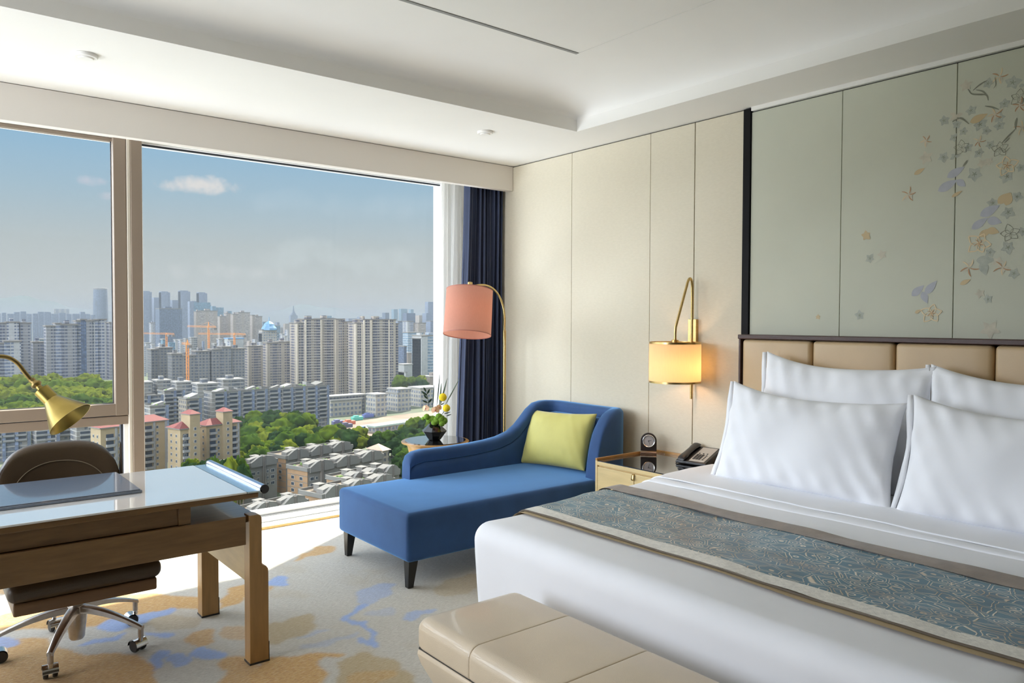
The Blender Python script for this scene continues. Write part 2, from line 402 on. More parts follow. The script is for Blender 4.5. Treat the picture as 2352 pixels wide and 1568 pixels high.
    blob(B, c7([(460, 1165), (560, 1165), (620, 1200), (610, 1260), (570, 1220), (500, 1185)]), .9)
    blob(B, c7([(880, 970), (1100, 905), (1260, 895), (1130, 955), (1060, 1003), (960, 998)]), .7)
    blob(B, c7([(560, 950), (760, 880), (880, 890), (860, 930), (760, 980), (640, 960)]), .3)
    blob(B, c7([(-60, 1150), (250, 1085), (240, 1110), (-60, 1180)]), .4); blob(B, c7([(-60, 1240), (300, 1185), (520, 1100), (490, 1145), (300, 1225), (-60, 1300)]), .35)
    for k in range(3):
        a = ch[k]; a[1:-1, 1:-1] = (a[1:-1, 1:-1] * 4 + a[:-2, 1:-1] + a[2:, 1:-1] + a[1:-1, :-2] + a[1:-1, 2:]) / 8
    nx, ny = XX.shape
    idx = np.arange(nx * ny).reshape(nx, ny)
    fc = np.stack([idx[:-1, :-1], idx[1:, :-1], idx[1:, 1:], idx[:-1, 1:]], -1).reshape(-1, 4)
    vs = np.stack([XX, YY, np.zeros_like(XX)], -1).reshape(-1, 3)
    me = bpy.data.meshes.new('floor')
    # the rest of the floor, plain
    ex = [(XL, YB, 0), (WX, YB, 0), (WX, 1.0, 0), (XL, 1.0, 0), (XL, 1, 0), (-.6, 1, 0), (-.6, 5.24, 0), (XL, 5.24, 0)]
    n0 = len(vs)
    me.from_pydata([tuple(v) for v in vs] + ex, [], [tuple(f) for f in fc] + [(n0, n0 + 1, n0 + 2, n0 + 3), (n0 + 4, n0 + 5, n0 + 6, n0 + 7)])
    at_ = me.color_attributes.new('pattern', 'FLOAT_COLOR', 'POINT')
    c = np.zeros((n0 + 8, 4)); c[:, 3] = 1
    for k in range(3): c[:n0, k] = ch[k].reshape(-1)
    at_.data.foreach_set('color', c.reshape(-1).astype(np.float32))
    o = bpy.data.objects.new('floor', me); COL.objects.link(o); o['kind'] = 'structure'
    m_ = bpy.data.materials.new('patterned_carpet'); m_.use_nodes = True; t = m_.node_tree; b = t.nodes['Principled BSDF']
    A = N(t, 'ShaderNodeAttribute', attribute_name='pattern'); sp = N(t, 'ShaderNodeSeparateColor'); t.links.new(A.outputs['Color'], sp.inputs[0])
    tc_ = N(t, 'ShaderNodeTexCoord')
    mp = N(t, 'ShaderNodeMapping'); mp.inputs['Rotation'].default_value = (0, 0, -.35); mp.inputs['Scale'].default_value = (40, 150, 1); t.links.new(tc_.outputs['Object'], mp.inputs[0])
    n1 = N(t, 'ShaderNodeTexNoise'); n1.inputs['Scale'].default_value = 1.0; n1.inputs['Detail'].default_value = 5; n1.inputs['Roughness'].default_value = .7; t.links.new(mp.outputs[0], n1.inputs['Vector'])
    n2 = N(t, 'ShaderNodeTexNoise'); n2.inputs['Scale'].default_value = 3.2; n2.inputs['Detail'].default_value = 3; t.links.new(tc_.outputs['Object'], n2.inputs['Vector'])
    base = ramp(t, n1.outputs['Fac'], [(.32, (.53, .495, .43)), (.68, (.72, .69, .62))])
    gold = ramp(t, n1.outputs['Fac'], [(.33, (.50, .19, .045)), (.5, (.68, .40, .13)), (.68, (.74, .60, .36))])
    blu = ramp(t, n1.outputs['Fac'], [(.3, (.30, .42, .70)), (.7, (.45, .56, .82))])
    tan = ramp(t, n1.outputs['Fac'], [(.3, (.46, .35, .20)), (.7, (.62, .53, .37))])
    patch = math_(t, 'MULTIPLY_ADD', n2.outputs['Fac'], 5.0, -2.75, clamp=True)
    col = mix(t, math_(t, 'MULTIPLY', patch, .35), base, tan)
    col = mix(t, math_(t, 'MULTIPLY', sp.outputs[2], 1.0), col, tan)
    jit = math_(t, 'MULTIPLY_ADD', n1.outputs['Fac'], 1.2, .35, clamp=True)
    col = mix(t, math_(t, 'MULTIPLY', sp.outputs[0], jit), col, gold)
    col = mix(t, math_(t, 'MULTIPLY', sp.outputs[1], jit), col, blu)
    t.links.new(col, b.inputs['Base Color']); b.inputs['Roughness'].default_value = .95; b.inputs['Specular IOR Level'].default_value = .1
    bp = N(t, 'ShaderNodeBump'); bp.inputs['Strength'].default_value = .9; bp.inputs['Distance'].default_value = .006
    t.links.new(n1.outputs['Fac'], bp.inputs['Height']); t.links.new(bp.outputs[0], b.inputs['Normal'])
    me.materials.append(m_)
carpet()

# ---- ceiling with its coved tray
cx_, cy_, lip, zt, sc_ = 3.565, 3.744, 2.826, 2.95, .64
mb = MB()
mb.box(XL, 4.02, cy_, 5.6, ZC, lip)                # strip beside the window
mb.box(cx_, 4.02, YB, cy_, ZC, lip)                # strip beside the head wall
mb.box(XL, -1.9, YB, cy_, ZC, lip); mb.box(-1.9, cx_, YB, -1.9, ZC, lip)
S('ceiling', mb, M['ceiling'])
mb = MB()
def cove(x, y):
    dx, dy = cx_ - x, cy_ - y; dl, db = x + 1.9, y + 1.9
    k = .30
    h = max(k - abs(dx - dy), 0) / k; s_ = min(dx, dy) - h * h * k * .25 * min(1, min(dx, dy) / .12)
    s_ = min(s_, dl, db); q = max(0, min(1, s_ / sc_))
    return lip + (zt - lip) * math.sqrt(max(0, 1 - (1 - q) ** 2.2))
def tk(a, b, rev):
    L = [a, a + .004, a + .012, a + .025, a + .04]; t_ = a + .06
    while t_ < a + .7: L.append(t_); t_ += .02
    L += [a + .9, a + 1.4, a + 2.2]
    e = [b, b - .05, b - .1, b - .2, b - .3, b - .4, b - .5, b - .64, b - .9]
    L = [v for v in L] + e[::-1]; return sorted(L)
xs = [cx_ - (v) for v in tk(0, cx_ + 1.9, 0)]; ys = [cy_ - v for v in tk(0, cy_ + 1.9, 0)]
mb.grid([[(x, y, cove(x, y)) for y in ys] for x in xs])
o = S('ceiling_tray', mb, M['ceiling'], smooth=True, angle=50); o['kind'] = 'structure'
mb = MB(); mb.box(-1.6, 2.926, 3.062, 3.082, zt - .004, zt + .012)
tag(mb.build('air_slot', mat('slot_grey', (.30, .30, .28), .6)), 'long thin grey air slot across the white ceiling tray', 'air vent')
mb = MB(); mb.box(2.929, 2.931, -1.6, 3.07, zt - .001, zt + .006); S('trim_1', mb, mat('tray_seam', (.62, .61, .57), .8))
mb = MB(); mb.box(XL, WX - .002, PY, PY + .06, 2.547, ZC - .004); S('trim_2', mb, mat('pelmet_paint', (.76, .71, .64), .7, var=.01, scale=2), bevel=.002)
mb = MB(); mb.box(3.955, 4.02, YB, 2.66, 2.727, ZC); S('trim_3', mb, M['ceiling'])

# ---- head wall
mb = MB(); mb.box(3.985, 4.15, YB, 5.6, 0, 3.0)
wr = S('wall_right', mb, M['joint'])
for y0, y1 in ((4.217, 5.45), (3.4455, 4.214), (3.079, 3.4425), (2.718, 3.073)):
    b = MB(); b.box(WX, 3.984, y0, y1, .08, 2.742); b.build('wall_panel', M['fabric_wall'], wr, bevel=.002)
# painted silk panels with blossom
MURAL = [(2.104, 2.661), (1.534, 2.101), (.964, 1.531), (.394, .961), (-.176, .391), (-2.6, -.179)]
blos = [mat('blossom_grey', (.44, .46, .395), .7, var=.1, scale=40), mat('blossom_star_green', (.25, .27, .18), .7), mat('blossom_gold', (.74, .58, .35), .5),
        mat('blossom_rust', (.50, .28, .14), .6), mat('blossom_peach', (.58, .54, .43), .7, var=.1, scale=30), mat('leaf_lavender', (.45, .46, .50), .7, var=.05, scale=30), mat('leaf_gold', (.58, .45, .26), .6), mat('ink_line', (.25, .25, .19), .7)]
XM = WX - .0006
layer = [0]
def wpt(px, py): p = onx(px, py, XM); return (p.y, p.z)
def flat(mbs, poly):
    cyy = sum(p[0] for p in poly) / len(poly)
    for (a, b), mm in mbs:
        if a <= cyy <= b:
            layer[0] = (layer[0] + 1) % 45; x = XM - .0002 * (1, 5, 6, 7, 3, 2, 4, 8)[mm.cm] - .000004 * layer[0]
            mm.add([(x, p[0], p[1]) for p in poly], [tuple(range(len(poly)))]); return mm
def stroke(mbs, pts, w, mi):
    pts = [Vector(p) for p in pts]
    for a, mm in mbs: mm.cm = mi
    for i in range(len(pts) - 1):
        a, b = pts[i], pts[i + 1]; d = b - a
        if d.length < 1e-6: continue
        n_ = Vector((-d.y, d.x)).normalized(); n = len(pts) - 1
        w0 = w * (.35 + .65 * math.sin(PI * (i + .15) / (n + .3))) / 2; w1 = w * (.35 + .65 * math.sin(PI * (i + 1.15) / (n + .3))) / 2
        flat(mbs, [tuple(a + n_ * w0), tuple(b + n_ * w1), tuple(b - n_ * w1), tuple(a - n_ * w0)])
def petal(c, ang, L, w, n=10, notch=0):
    out = []
    for i in range(n + 1):
        t = i / n; s_ = math.sin(PI * t ** .75) * w; out.append((t * L, s_))
    pts = out + [(a, -b) for a, b in out[::-1][1:-1]]
    return [(c[0] + a * math.cos(ang) - b * math.sin(ang), c[1] + a * math.sin(ang) + b * math.cos(ang)) for a, b in pts]
def flower(mbs, px, py, rpx, kind, rot=None):
    c = wpt(px, py); r = abs(wpt(px + rpx, py)[0] - c[0]) if kind != 0 else abs(wpt(px + rpx, py)[0] - c[0])
    rot = random.random() * 6 if rot is None else rot
    for k in range(5):
        a = rot + k * 2 * PI / 5 + random.uniform(-.15, .15); L = r * random.uniform(.85, 1.1)
        for _, mm in mbs: mm.cm = {'soft': 0, 'star': 4, 'gold': 4, 'solid': 6, 'ink': 4}[kind]
        p = petal(c, a, L, L * .36)
        if kind in ('soft', 'solid'): flat(mbs, p)
        if kind == 'star':
            flat(mbs, petal(c, a, L * .9, L * .25)) if random.random() < .6 else None
            q = [(c[0] + math.cos(a) * L * t - math.sin(a) * L * .12 * math.sin(t * 3), c[1] + math.sin(a) * L * t + math.cos(a) * L * .12 * math.sin(t * 3)) for t in (.12, .35, .6, .8, 1)]
            stroke(mbs, q, r * .13, 3 if random.random() < .6 else 2)
        if kind == 'soft':
            stroke(mbs, [(c[0] + math.cos(a) * L * t, c[1] + math.sin(a) * L * t) for t in (0, .18, .36)], r * .075, 1)
        if kind in ('gold', 'ink'):
            stroke(mbs, p + [p[0]], r * (.10 if kind == 'gold' else .05), 2 if kind == 'gold' else 7)
            if kind == 'gold': stroke(mbs, petal(c, a, L * .6, L * .1)[:8], r * .06, 3)
def leaf(mbs, pts, mi, vein=True):
    P = [wpt(a, b) for a, b in pts[:2]]
    for _, mm in mbs: mm.cm = mi
    (x0, y0), (x1, y1) = P[0], P[1]; L = math.hypot(x1 - x0, y1 - y0); a = math.atan2(y1 - y0, x1 - x0)
    flat(mbs, petal((x0, y0), a, L, L * (pts[2] if len(pts) > 2 and not isinstance(pts[2], tuple) else .2)))
mural_mb = [((a, b), MB()) for a, b in MURAL]
c1 = lambda x, y: (1700 + x / 2.178, 100 + y / 2.178)
def fl(x, y, r, k, rot=None): p = c1(x, y); flower(mural_mb, p[0], p[1], r / 2.178, k, rot)
for x, y, r in ((1240, 200, 34), (1365, 195, 45), (1155, 335, 32), (1322, 300, 32), (1020, 385, 30), (1085, 405, 26), (1200, 405, 40), (1297, 412, 30), (1118, 440, 24), (1070, 470, 26), (1232, 437, 26), (1250, 507, 28), (1195, 548, 30), (1018, 567, 32), (1075, 565, 26), (1172, 653, 42), (1335, 665, 40), (1385, 765, 34), (1265, 797, 34), (1342, 845, 40), (1340, 1020, 40), (1250, 1045, 30), (1370, 1150, 34), (1240, 1278, 28), (650, 1075, 26), (598, 1358, 26), (1300, 370, 34), (1140, 520, 26), (1415, 940, 30), (1405, 620, 26)): fl(x, y, r, 'soft')
for x, y, r in ((930, 570, 38), (1080, 360, 36), (710, 1055, 26), (1200, 1250, 28), (1250, 1430, 55), (1210, 600, 28), (1245, 590, 26), (1130, 210, 34), (1290, 1090, 30)):
    p = c1(x, y); c = wpt(*p); rr = abs(wpt(p[0] + r / 2.178, p[1])[0] - c[0])
    for _, mm in mural_mb: mm.cm = 4
    for k in range(5): flat(mural_mb, petal(c, k * 1.257 + x, rr, rr * .3))
for x, y, r in ((1298, 165, 50), (930, 485, 34), (843, 755, 40), (1275, 355, 44), (1400, 310, 46), (1410, 420, 42), (1195, 490, 34), (1145, 1120, 52), (1312, 1120, 46)): fl(x, y, r, 'star')
for x, y, r in ((1335, 610, 56), (1195, 1000, 64), (958, 1348, 56)): fl(x, y, r, 'gold')
for x, y, r in ((1395, 270, 46), (1110, 520, 40), (1300, 530, 44), (1352, 950, 56)): fl(x, y, r, 'ink')
fl(630, 960, 28, 'solid', .2); fl(390, 1367, 14, 'solid')
def lf_(x0, y0, x1, y1, w, mi): leaf(mural_mb, [c1(x0, y0), c1(x1, y1), w], mi)
for a in ((1035, 670, 1125, 615, .22, 5), (990, 738, 1090, 680, .22, 5), (1085, 682, 1128, 715, .3, 5), (1200, 862, 1300, 808, .24, 5), (1158, 928, 1240, 870, .22, 5), (1235, 880, 1310, 895, .3, 5), (858, 1262, 920, 1208, .24, 5), (925, 1252, 985, 1185, .22, 5), (910, 1240, 938, 1300, .26, 5),
          (870, 655, 925, 622, .2, 6), (1058, 768, 1112, 735, .16, 6), (1150, 395, 1240, 350, .22, 6), (1290, 800, 1350, 745, .3, 6), (1330, 810, 1355, 745, .3, 6), (1195, 965, 1260, 925, .25, 6), (1235, 930, 1297, 945, .3, 6), (1100, 1205, 1155, 1178, .2, 6), (875, 1348, 905, 1330, .25, 6), (1180, 1085, 1280, 1080, .25, 0), (1210, 1090, 1230, 1160, .3, 0), (1395, 215, 1425, 205, .4, 0)): lf_(*a)
for pts, w in (([(1165, 235), (1200, 205), (1237, 185)], 5), ([(1140, 228), (1160, 252), (1200, 255), (1232, 258), (1242, 285)], 6), ([(1180, 232), (1215, 240), (1240, 268)], 5), ([(1062, 392), (1100, 372), (1125, 385), (1145, 402)], 6), ([(1085, 370), (1112, 378), (1140, 396)], 5),
               ([(1310, 498), (1340, 465), (1375, 430)], 6), ([(1322, 498), (1350, 470)], 4), ([(1380, 430), (1378, 400), (1385, 372)], 7), ([(1115, 615), (1138, 583)], 7), ([(1225, 312), (1260, 318), (1295, 330)], 6), ([(1275, 170), (1280, 205), (1268, 225)], 3), ([(1270, 540), (1300, 520), (1320, 545), (1350, 520)], 3)):
    P = [wpt(*c1(a, b)) for a, b in pts]; Q = [tuple(v)[:2] for v in spline([(p[0], p[1], 0) for p in P], 4)]
    stroke(mural_mb, Q, w / 2.178 * .0026, 7)
for (y0, y1), mm in mural_mb:
    b = MB(); b.box(WX, 3.984, y0, y1, .08, 2.719); pn = b.build('mural_panel', M['mural'], wr, bevel=.002)
    if mm.f: mm.build('painted_blossom', blos, pn, merge=False)
b = MB(); b.box(3.955, 3.984, 2.664, 2.712, .08, 2.745); S('trim_4', b, M['black'], bevel=.002)
b = MB(); b.box(3.95, 3.966, 3.40, 5.24, 0, .08); S('baseboard_right', b, M['base_board'])

# ---- window wall
b = MB(); b.box(XL, 4.02, 5.40, 5.60, 2.64, ZC); b.box(3.625, 4.02, 5.40, 5.60, -.1, 2.75); S('wall_front', b, M['white'])
b = MB(); b.box(XL, WX, 5.262, 5.60, -.12, .022); b.box(XL, WX, 5.35, 5.41, .022, .048); b.box(1.24, 3.63, 5.425, 5.50, .022, .087); b.box(XL, 1.24, 5.425, 5.5, .022, .087)
S('trim_5', b, M['sill'], bevel=.003)
b = MB(); b.box(XL, WX, 5.410, 5.425, .022, .056); S('trim_6', b, M['track'])
b = MB(); b.box(XL, WX, 5.24, 5.262, -.02, .020); S('baseboard_front', b, M['gold'], bevel=.003)
w1 = empty('window_1', (1.2, WY, .09)); w1['kind'] = 'structure'
b = MB(); b.box(1.245, 3.62, WY + .015, WY + .022, .087, 2.64); b.build('pane', M['pane'], w1)
b = MB(); b.box(1.235, 1.25, WY - .03, WY + .04, .08, 2.64); b.box(3.60, 3.64, WY - .04, WY + .05, .08, 2.64); b.box(1.24, 3.62, WY - .01, WY + .03, 2.632, 2.64); b.build('frame', M['sill'], w1, bevel=.002)
b = MB(); b.box(1.25, 3.60, WY + .008, WY + .025, 2.622, 2.632); b.box(1.25, 1.256, WY + .008, WY + .025, .09, 2.63); b.build('gasket', M['gasket'], w1)
def left_window(n, x0, x1):
    w = empty('window_%d' % n, (x1, WY, .09)); w['kind'] = 'structure'
    b = MB(); b.box(x0 + .07, x1 - .06, WY + .0, WY + .008, .93, 2.62); b.box(x0 + .03, x1 - .02, WY + .02, WY + .028, .09, .82); b.build('pane', M['pane'], w)
    b = MB(); b.box(x1 - .062, x1 + .012, WY - .06, WY + .03, .86, 2.64); b.box(x0, x0 + .072, WY - .06, WY + .03, .86, 2.64); b.box(x0, x1 + .012, WY - .058, WY + .03, .862, .935); b.box(x0, x1, WY - .02, WY + .03, 2.618, 2.64)
    b.build('sash', M['frame'], w, bevel=.004)
    b = MB(); b.box(x1 + .014, x1 + .034, WY - .075, WY + .03, .087, 2.64); b.build('bead', mat('bead_cream', (.66, .60, .50), .45), w, bevel=.003)
    b = MB(); b.box(x1 + .034, x1 + .100, WY - .09, WY + .06, .087, 2.64); b.build('mullion', M['frame'], w, bevel=.003)
    b = MB(); b.box(x0, x1 + .014, WY - .045, WY + .04, .80, .855); b.build('transom', M['frame'], w, bevel=.003)
    b = MB(); b.box(x1 - .022, x1 - .008, WY - .0, WY + .04, .09, .80); b.box(x0 + .07, x1 - .06, WY - .005, WY + .012, .930, .938); b.box(x1 - .066, x1 - .060, WY - .006, WY + .012, .93, 2.62); b.build('gasket', M['gasket'], w)
    b = MB(); b.box(x1 - .008, x1 + .014, WY - .03, WY + .04, .087, .80); b.build('stile', M['sill'], w)
    b = MB(); b.box(.34, .40, WY - .075, WY - .058, .925, .945) if n == 2 else b.box(x0 + .5, x0 + .56, WY - .075, WY - .058, .925, .945); b.build('handle', M['sill'], w)
left_window(2, -1.20, 1.135); left_window(3, -2.6, -1.30)

# ---- the sides behind the camera
b = MB(); b.box(XL - .2, XL, YB, 5.6, 0, .3); b.box(XL - .2, XL, YB, 5.6, 2.6, 3.0); b.box(XL - .2, XL, YB, 2.7, .3, 2.6); b.box(XL - .2, XL, 4.8, 5.6, .3, 2.6); S('wall_left', b, M['room_dark'])
fill_w = empty('window_4', (XL, 4.0, .3)); fill_w['kind'] = 'structure'  # unseen window added in the left wall to light the room
b = MB(); b.box(XL - .1, XL - .092, 2.7, 4.8, .3, 2.6); b.build('pane', M['pane_clear'], fill_w)
b = MB()
for y in (2.7, 4.74): b.box(XL - .14, XL - .04, y, y + .06, .3, 2.6)
b.build('mullion', M['frame'], fill_w)
b = MB(); b.box(XL - .2, 4.15, YB - .15, YB, 0, 3.0); S('wall_back', b, M['room_dark'])
b = MB(); b.box(XL - .2, 4.15, YB - .15, 5.6, 3.0, 3.1); S('ceiling_slab', b, M['white'])

# ---- curtains
def curtain(name, x0a, x1a, x0b, x1b, yc, z0, z1, amp, nf, m_, seed, th=.0):
    rnd = random.Random(seed); ph = [rnd.uniform(0, 6) for _ in range(4)]
    P = []; nu = nf * 14; nz = 26
    for i in range(nu + 1):
        u = i / nu; row = []
        for j in range(nz + 1):
            t = j / nz; z = z1 + (z0 - z1) * t; e = t ** 1.2
            xa = x0a + (x0b - x0a) * e; xb = x1a + (x1b - x1a) * e
            s_ = u * nf * 2 * PI + .5 * math.sin(u * 7 + ph[0]) + .35 * math.sin(t * 3 + u * 11 + ph[1]) * t
            am = amp * (.6 + .4 * math.sin(u * 13 + ph[2])) * (1.0 + .25 * t)
            row.append((xa + (xb - xa) * u + .25 * am * math.sin(2 * s_), yc + am * math.sin(s_) + .008 * math.sin(t * 5 + u * 9 + ph[3]), z))
        P.append(row)
    b = MB(); b.grid(P); o = b.build(name, m_, smooth=True, angle=180)
    s_ = o.modifiers.new('s', 'SOLIDIFY'); s_.thickness = .003
    return o
tag(curtain('curtain', 3.585, 3.945, 3.50, 3.945, 5.06, .012, 2.74, .040, 10, M['blue_curtain'], 3), 'navy blue blackout curtain gathered in the corner behind the arched lamp', 'curtain')
tag(curtain('sheer_curtain', 3.44, 3.64, 3.40, 3.62, 5.20, .03, 2.74, .026, 6, M['sheer'], 5), 'white sheer curtain bunched between window glass and navy curtain', 'curtain')
# ---- detectors on the ceiling strip
for x, y, lb in ((.716, 4.163, 'round white ceiling disc above the desk, on the strip beside the tray'), (3.089, 4.137, 'round white ceiling disc near the corner with the cream wall panels')):
    r = empty('ceiling_detector', (x, y, ZC), label=lb, cat='detector', group='round discs on the ceiling')
    b = MB(); b.lathe([(0, -.001), (.052, -.001), (.052, -.012), (.048, -.016), (0, -.016)], (x, y, ZC), 32); b.build('base', M['white'], r, smooth=True)
    b = MB(); b.lathe([(.035, -.0165), (.030, -.022), (0, -.022)], (x, y, ZC), 32); b.build('cap', M['white'], r, smooth=True)
# ================================================================ bed
BX0, BX1, BY0, BY1 = 1.93, 3.86, .58, 2.715
def bed_top(x, y=1.7):
    t = max(0, min(1, (x - 2.0) / 1.5)); return .600 + .055 * t * t * (3 - 2 * t)
def puff(p):
    return .006 * noise.noise(Vector((p[0] * 2.2, p[1] * 2.2, p[2] * 2.2))) + .002 * noise.noise(Vector((p[0] * 7, p[1] * 7, p[2] * 9)))
bed = empty('bed', (2.9, 1.7, 0), label='large made bed with white linen, its foot end towards the desk', cat='bed')
def bedfn(q):
    z = q.z
    top = max(0, (z - .1) / .5)
    z2 = z + (bed_top(q.x) - .6) * top
    side = (q.y - 1.65) / 1.06
    # hanging sides bulge a little and fall in soft folds
    fold = .010 * math.sin(q.x * 9 + 1) * (1 - top) + puff(q)
    yy = q.y + (1 if side > 0 else -1) * (fold if abs(side) > .95 else 0) * .8
    xx = q.x - (fold if q.x < BX0 + .06 else 0) + (.02 * (1 - top) if q.x < BX0 + .1 else 0)
    return Vector((xx, yy, z2 + puff(q) * (1 if z > .5 else 0)))
b = MB(); b.rbox(BX0, BX1, BY0, BY1, .10, .60, .085, n=34, k=7, fn=bedfn); b.build('duvet', M['linen'], bed, smooth=True, angle=180)
b = MB(); b.box(BX0 + .06, BX1, BY0 + .05, BY1 - .05, .02, .2); b.build('bed_base', M['base_board'], bed, bevel=.01)
b = MB(); b.box(BX0 + .015, BX1, BY1 - .045, BY1 - .02, .06, .17); b.box(BX0 + .015, BX0 + .03, BY0, BY1 - .02, .06, .17); b.build('valance', M['base_board'], bed)
# cloth laid over the bed across its width
def drape(x0, x1, off, ylo, zlo, nx=8, wob=0.0, seed=0, edge=lambda y, s: 0, step=.03):
    path = []; z = zlo
    r = .085
    n_side = max(2, int((.515 - zlo) / step))
    for i in range(n_side): path.append((BY1 + off, zlo + (.515 - zlo) * i / n_side, 0, 1))
    for i in range(9):
        a = PI / 2 * i / 8; path.append((BY1 - r + (r + off) * math.cos(a), None, (r + off) * math.sin(a), 1))
    n = int((BY1 - r - ylo) / step)
    for i in range(1, n + 1): path.append((BY1 - r - (BY1 - r - ylo) * i / n, None, r + off, 1))
    P = []
    for k in range(nx + 1):
        row = []
        for y, z, dz, _ in path:
            x = x0 + (x1 - x0) * k / nx
            if k == 0: x += edge(y, 0)
            if k == nx: x += edge(y, 1)
            q = Vector((x, y, .6))
            zz = z + (bed_top(x) - .6) * ((z - .1) / .5) if z is not None else bed_top(x) - r + dz + puff(q)
            w_ = wob * noise.noise(Vector((x * 9 + seed, y * 5, 0)))
            row.append((x, y, zz + max(-.002, w_)))
        P.append(row)
    return P
RX0, RX1 = 2.195, 2.83
run = empty('bed_runner', (2.5, 1.7, .6), label='teal and gold scroll patterned bed runner with brown and cream borders', cat='bed runner')
def wavy(a, s=0): return lambda y, side: a * math.sin(y * 3.1 + s) + a * .5 * math.sin(y * 7.3 + side * 2)
b = MB(); b.grid(drape(RX0 + .085, RX1 - .095, .015, .60, .33, 10, .006, 1)); o = b.build('patterned_panel', None, run, smooth=True, angle=180)
m_ = bpy.data.materials.new('scroll_brocade'); m_.use_nodes = True; t = m_.node_tree; bs = t.nodes['Principled BSDF']
c = N(t, 'ShaderNodeTexCoord'); mp = N(t, 'ShaderNodeMapping'); mp.inputs['Scale'].default_value = (1.25, .85, .85); t.links.new(c.outputs['Object'], mp.inputs[0])
nz = N(t, 'ShaderNodeTexNoise'); nz.inputs['Scale'].default_value = 22; t.links.new(mp.outputs[0], nz.inputs['Vector'])
va = N(t, 'ShaderNodeVectorMath', operation='MULTIPLY_ADD'); t.links.new(nz.outputs['Color'], va.inputs[0]); va.inputs[1].default_value = (.016, .016, 0); t.links.new(mp.outputs[0], va.inputs[2])
vo = N(t, 'ShaderNodeTexVoronoi'); vo.inputs['Scale'].default_value = 17; t.links.new(va.outputs[0], vo.inputs['Vector'])
ve = N(t, 'ShaderNodeTexVoronoi', feature='DISTANCE_TO_EDGE'); ve.inputs['Scale'].default_value = 17; t.links.new(va.outputs[0], ve.inputs['Vector'])
e1 = ramp(t, ve.outputs['Distance'], [(.0, (0, 0, 0)), (.05, (0, 0, 0)), (.062, (1, 1, 1)), (.088, (1, 1, 1)), (.10, (0, 0, 0))])
rg = math_(t, 'ABSOLUTE', math_(t, 'SUBTRACT', vo.outputs['Distance'], .30)); r1 = math_(t, 'LESS_THAN', rg, .020)
rg2 = math_(t, 'ABSOLUTE', math_(t, 'SUBTRACT', vo.outputs['Distance'], .13)); r2 = math_(t, 'LESS_THAN', rg2, .024)
msk = math_(t, 'MAXIMUM', math_(t, 'MAXIMUM', e1, r1), r2)
n3 = N(t, 'ShaderNodeTexNoise'); n3.inputs['Scale'].default_value = 9; t.links.new(mp.outputs[0], n3.inputs['Vector'])
gc = ramp(t, n3.outputs['Fac'], [(.35, (.42, .31, .18)), (.6, (.76, .69, .56))])
tcol = ramp(t, n3.outputs['Fac'], [(.3, (.012, .085, .13)), (.7, (.022, .15, .22))])
t.links.new(mix(t, msk, tcol, gc), bs.inputs['Base Color']); bs.inputs['Roughness'].default_value = .42; bs.inputs['Sheen Weight'].default_value = .25
bp = N(t, 'ShaderNodeBump'); bp.inputs['Strength'].default_value = .5; bp.inputs['Distance'].default_value = .003; t.links.new(msk, bp.inputs['Height']); t.links.new(bp.outputs[0], bs.inputs['Normal'])
o.data.materials.clear(); o.data.materials.append(m_)
b = MB(); b.grid(drape(RX1 - .10, RX1, .019, .60, .33, 4, .004, 2, lambda y, s: (.006 * math.sin(y * 3) + .004 * math.sin(y * 8)) if s else 0)); tag(b.build('upper_border', mat('brown_velvet', (.215, .155, .105), .7, var=.22, scale=16, bump=.3, bscale=120, sheen=.4), run, smooth=True, angle=180), 'brown velvet border')
b = MB(); b.grid(drape(RX0 + .012, RX0 + .09, .0195, .60, .33, 4, .006, 3)); tag(b.build('lower_border', mat('cream_chenille', (.78, .75, .68), .7, var=.12, scale=60, bump=.5, bscale=200, sheen=.2), run, smooth=True, angle=180), 'cream border strip')
b = MB(); b.grid(drape(RX0 - .012, RX0 + .05, .011, .60, .33, 3, .0, 4, lambda y, s: 0 if s else .007 * math.sin(y * 4 + 1))); tag(b.build('lining', mat('tan_lining', (.45, .34, .20), .5, var=.06, scale=12), run, smooth=True, angle=180), 'tan lining edge')
b = MB(); P = drape(RX0 + .010, RX0 + .014, .0196, .60, .33, 1); P[0] = [(x, y, z - .006) for x, y, z in P[0]]; b.grid(P); b.build('edge_stitch', mat('dark_stitch', (.12, .09, .06), .7), run)
sh = empty('folded_top_sheet', (3.3, 1.7, .65), label='smooth white top sheet folded back over the duvet below the pillows', cat='sheet')
b = MB(); P = drape(3.05, 3.62, .006, .60, .36, 12, .004, 7, lambda y, s: 0 if s else .012 * math.sin(y * 2.2)); P.insert(0, [(x - .001, y, z - .007) for x, y, z in P[0]]); b.grid(P); b.build('turned_sheet', M['linen'], sh, smooth=True, angle=180)
b = MB(); P = drape(3.125, 3.60, .013, .60, .37, 10, .003, 9); P.insert(0, [(x - .0005, y, z - .006) for x, y, z in P[0]]); b.grid(P); b.build('hem', M['linen'], sh, smooth=True, angle=60)

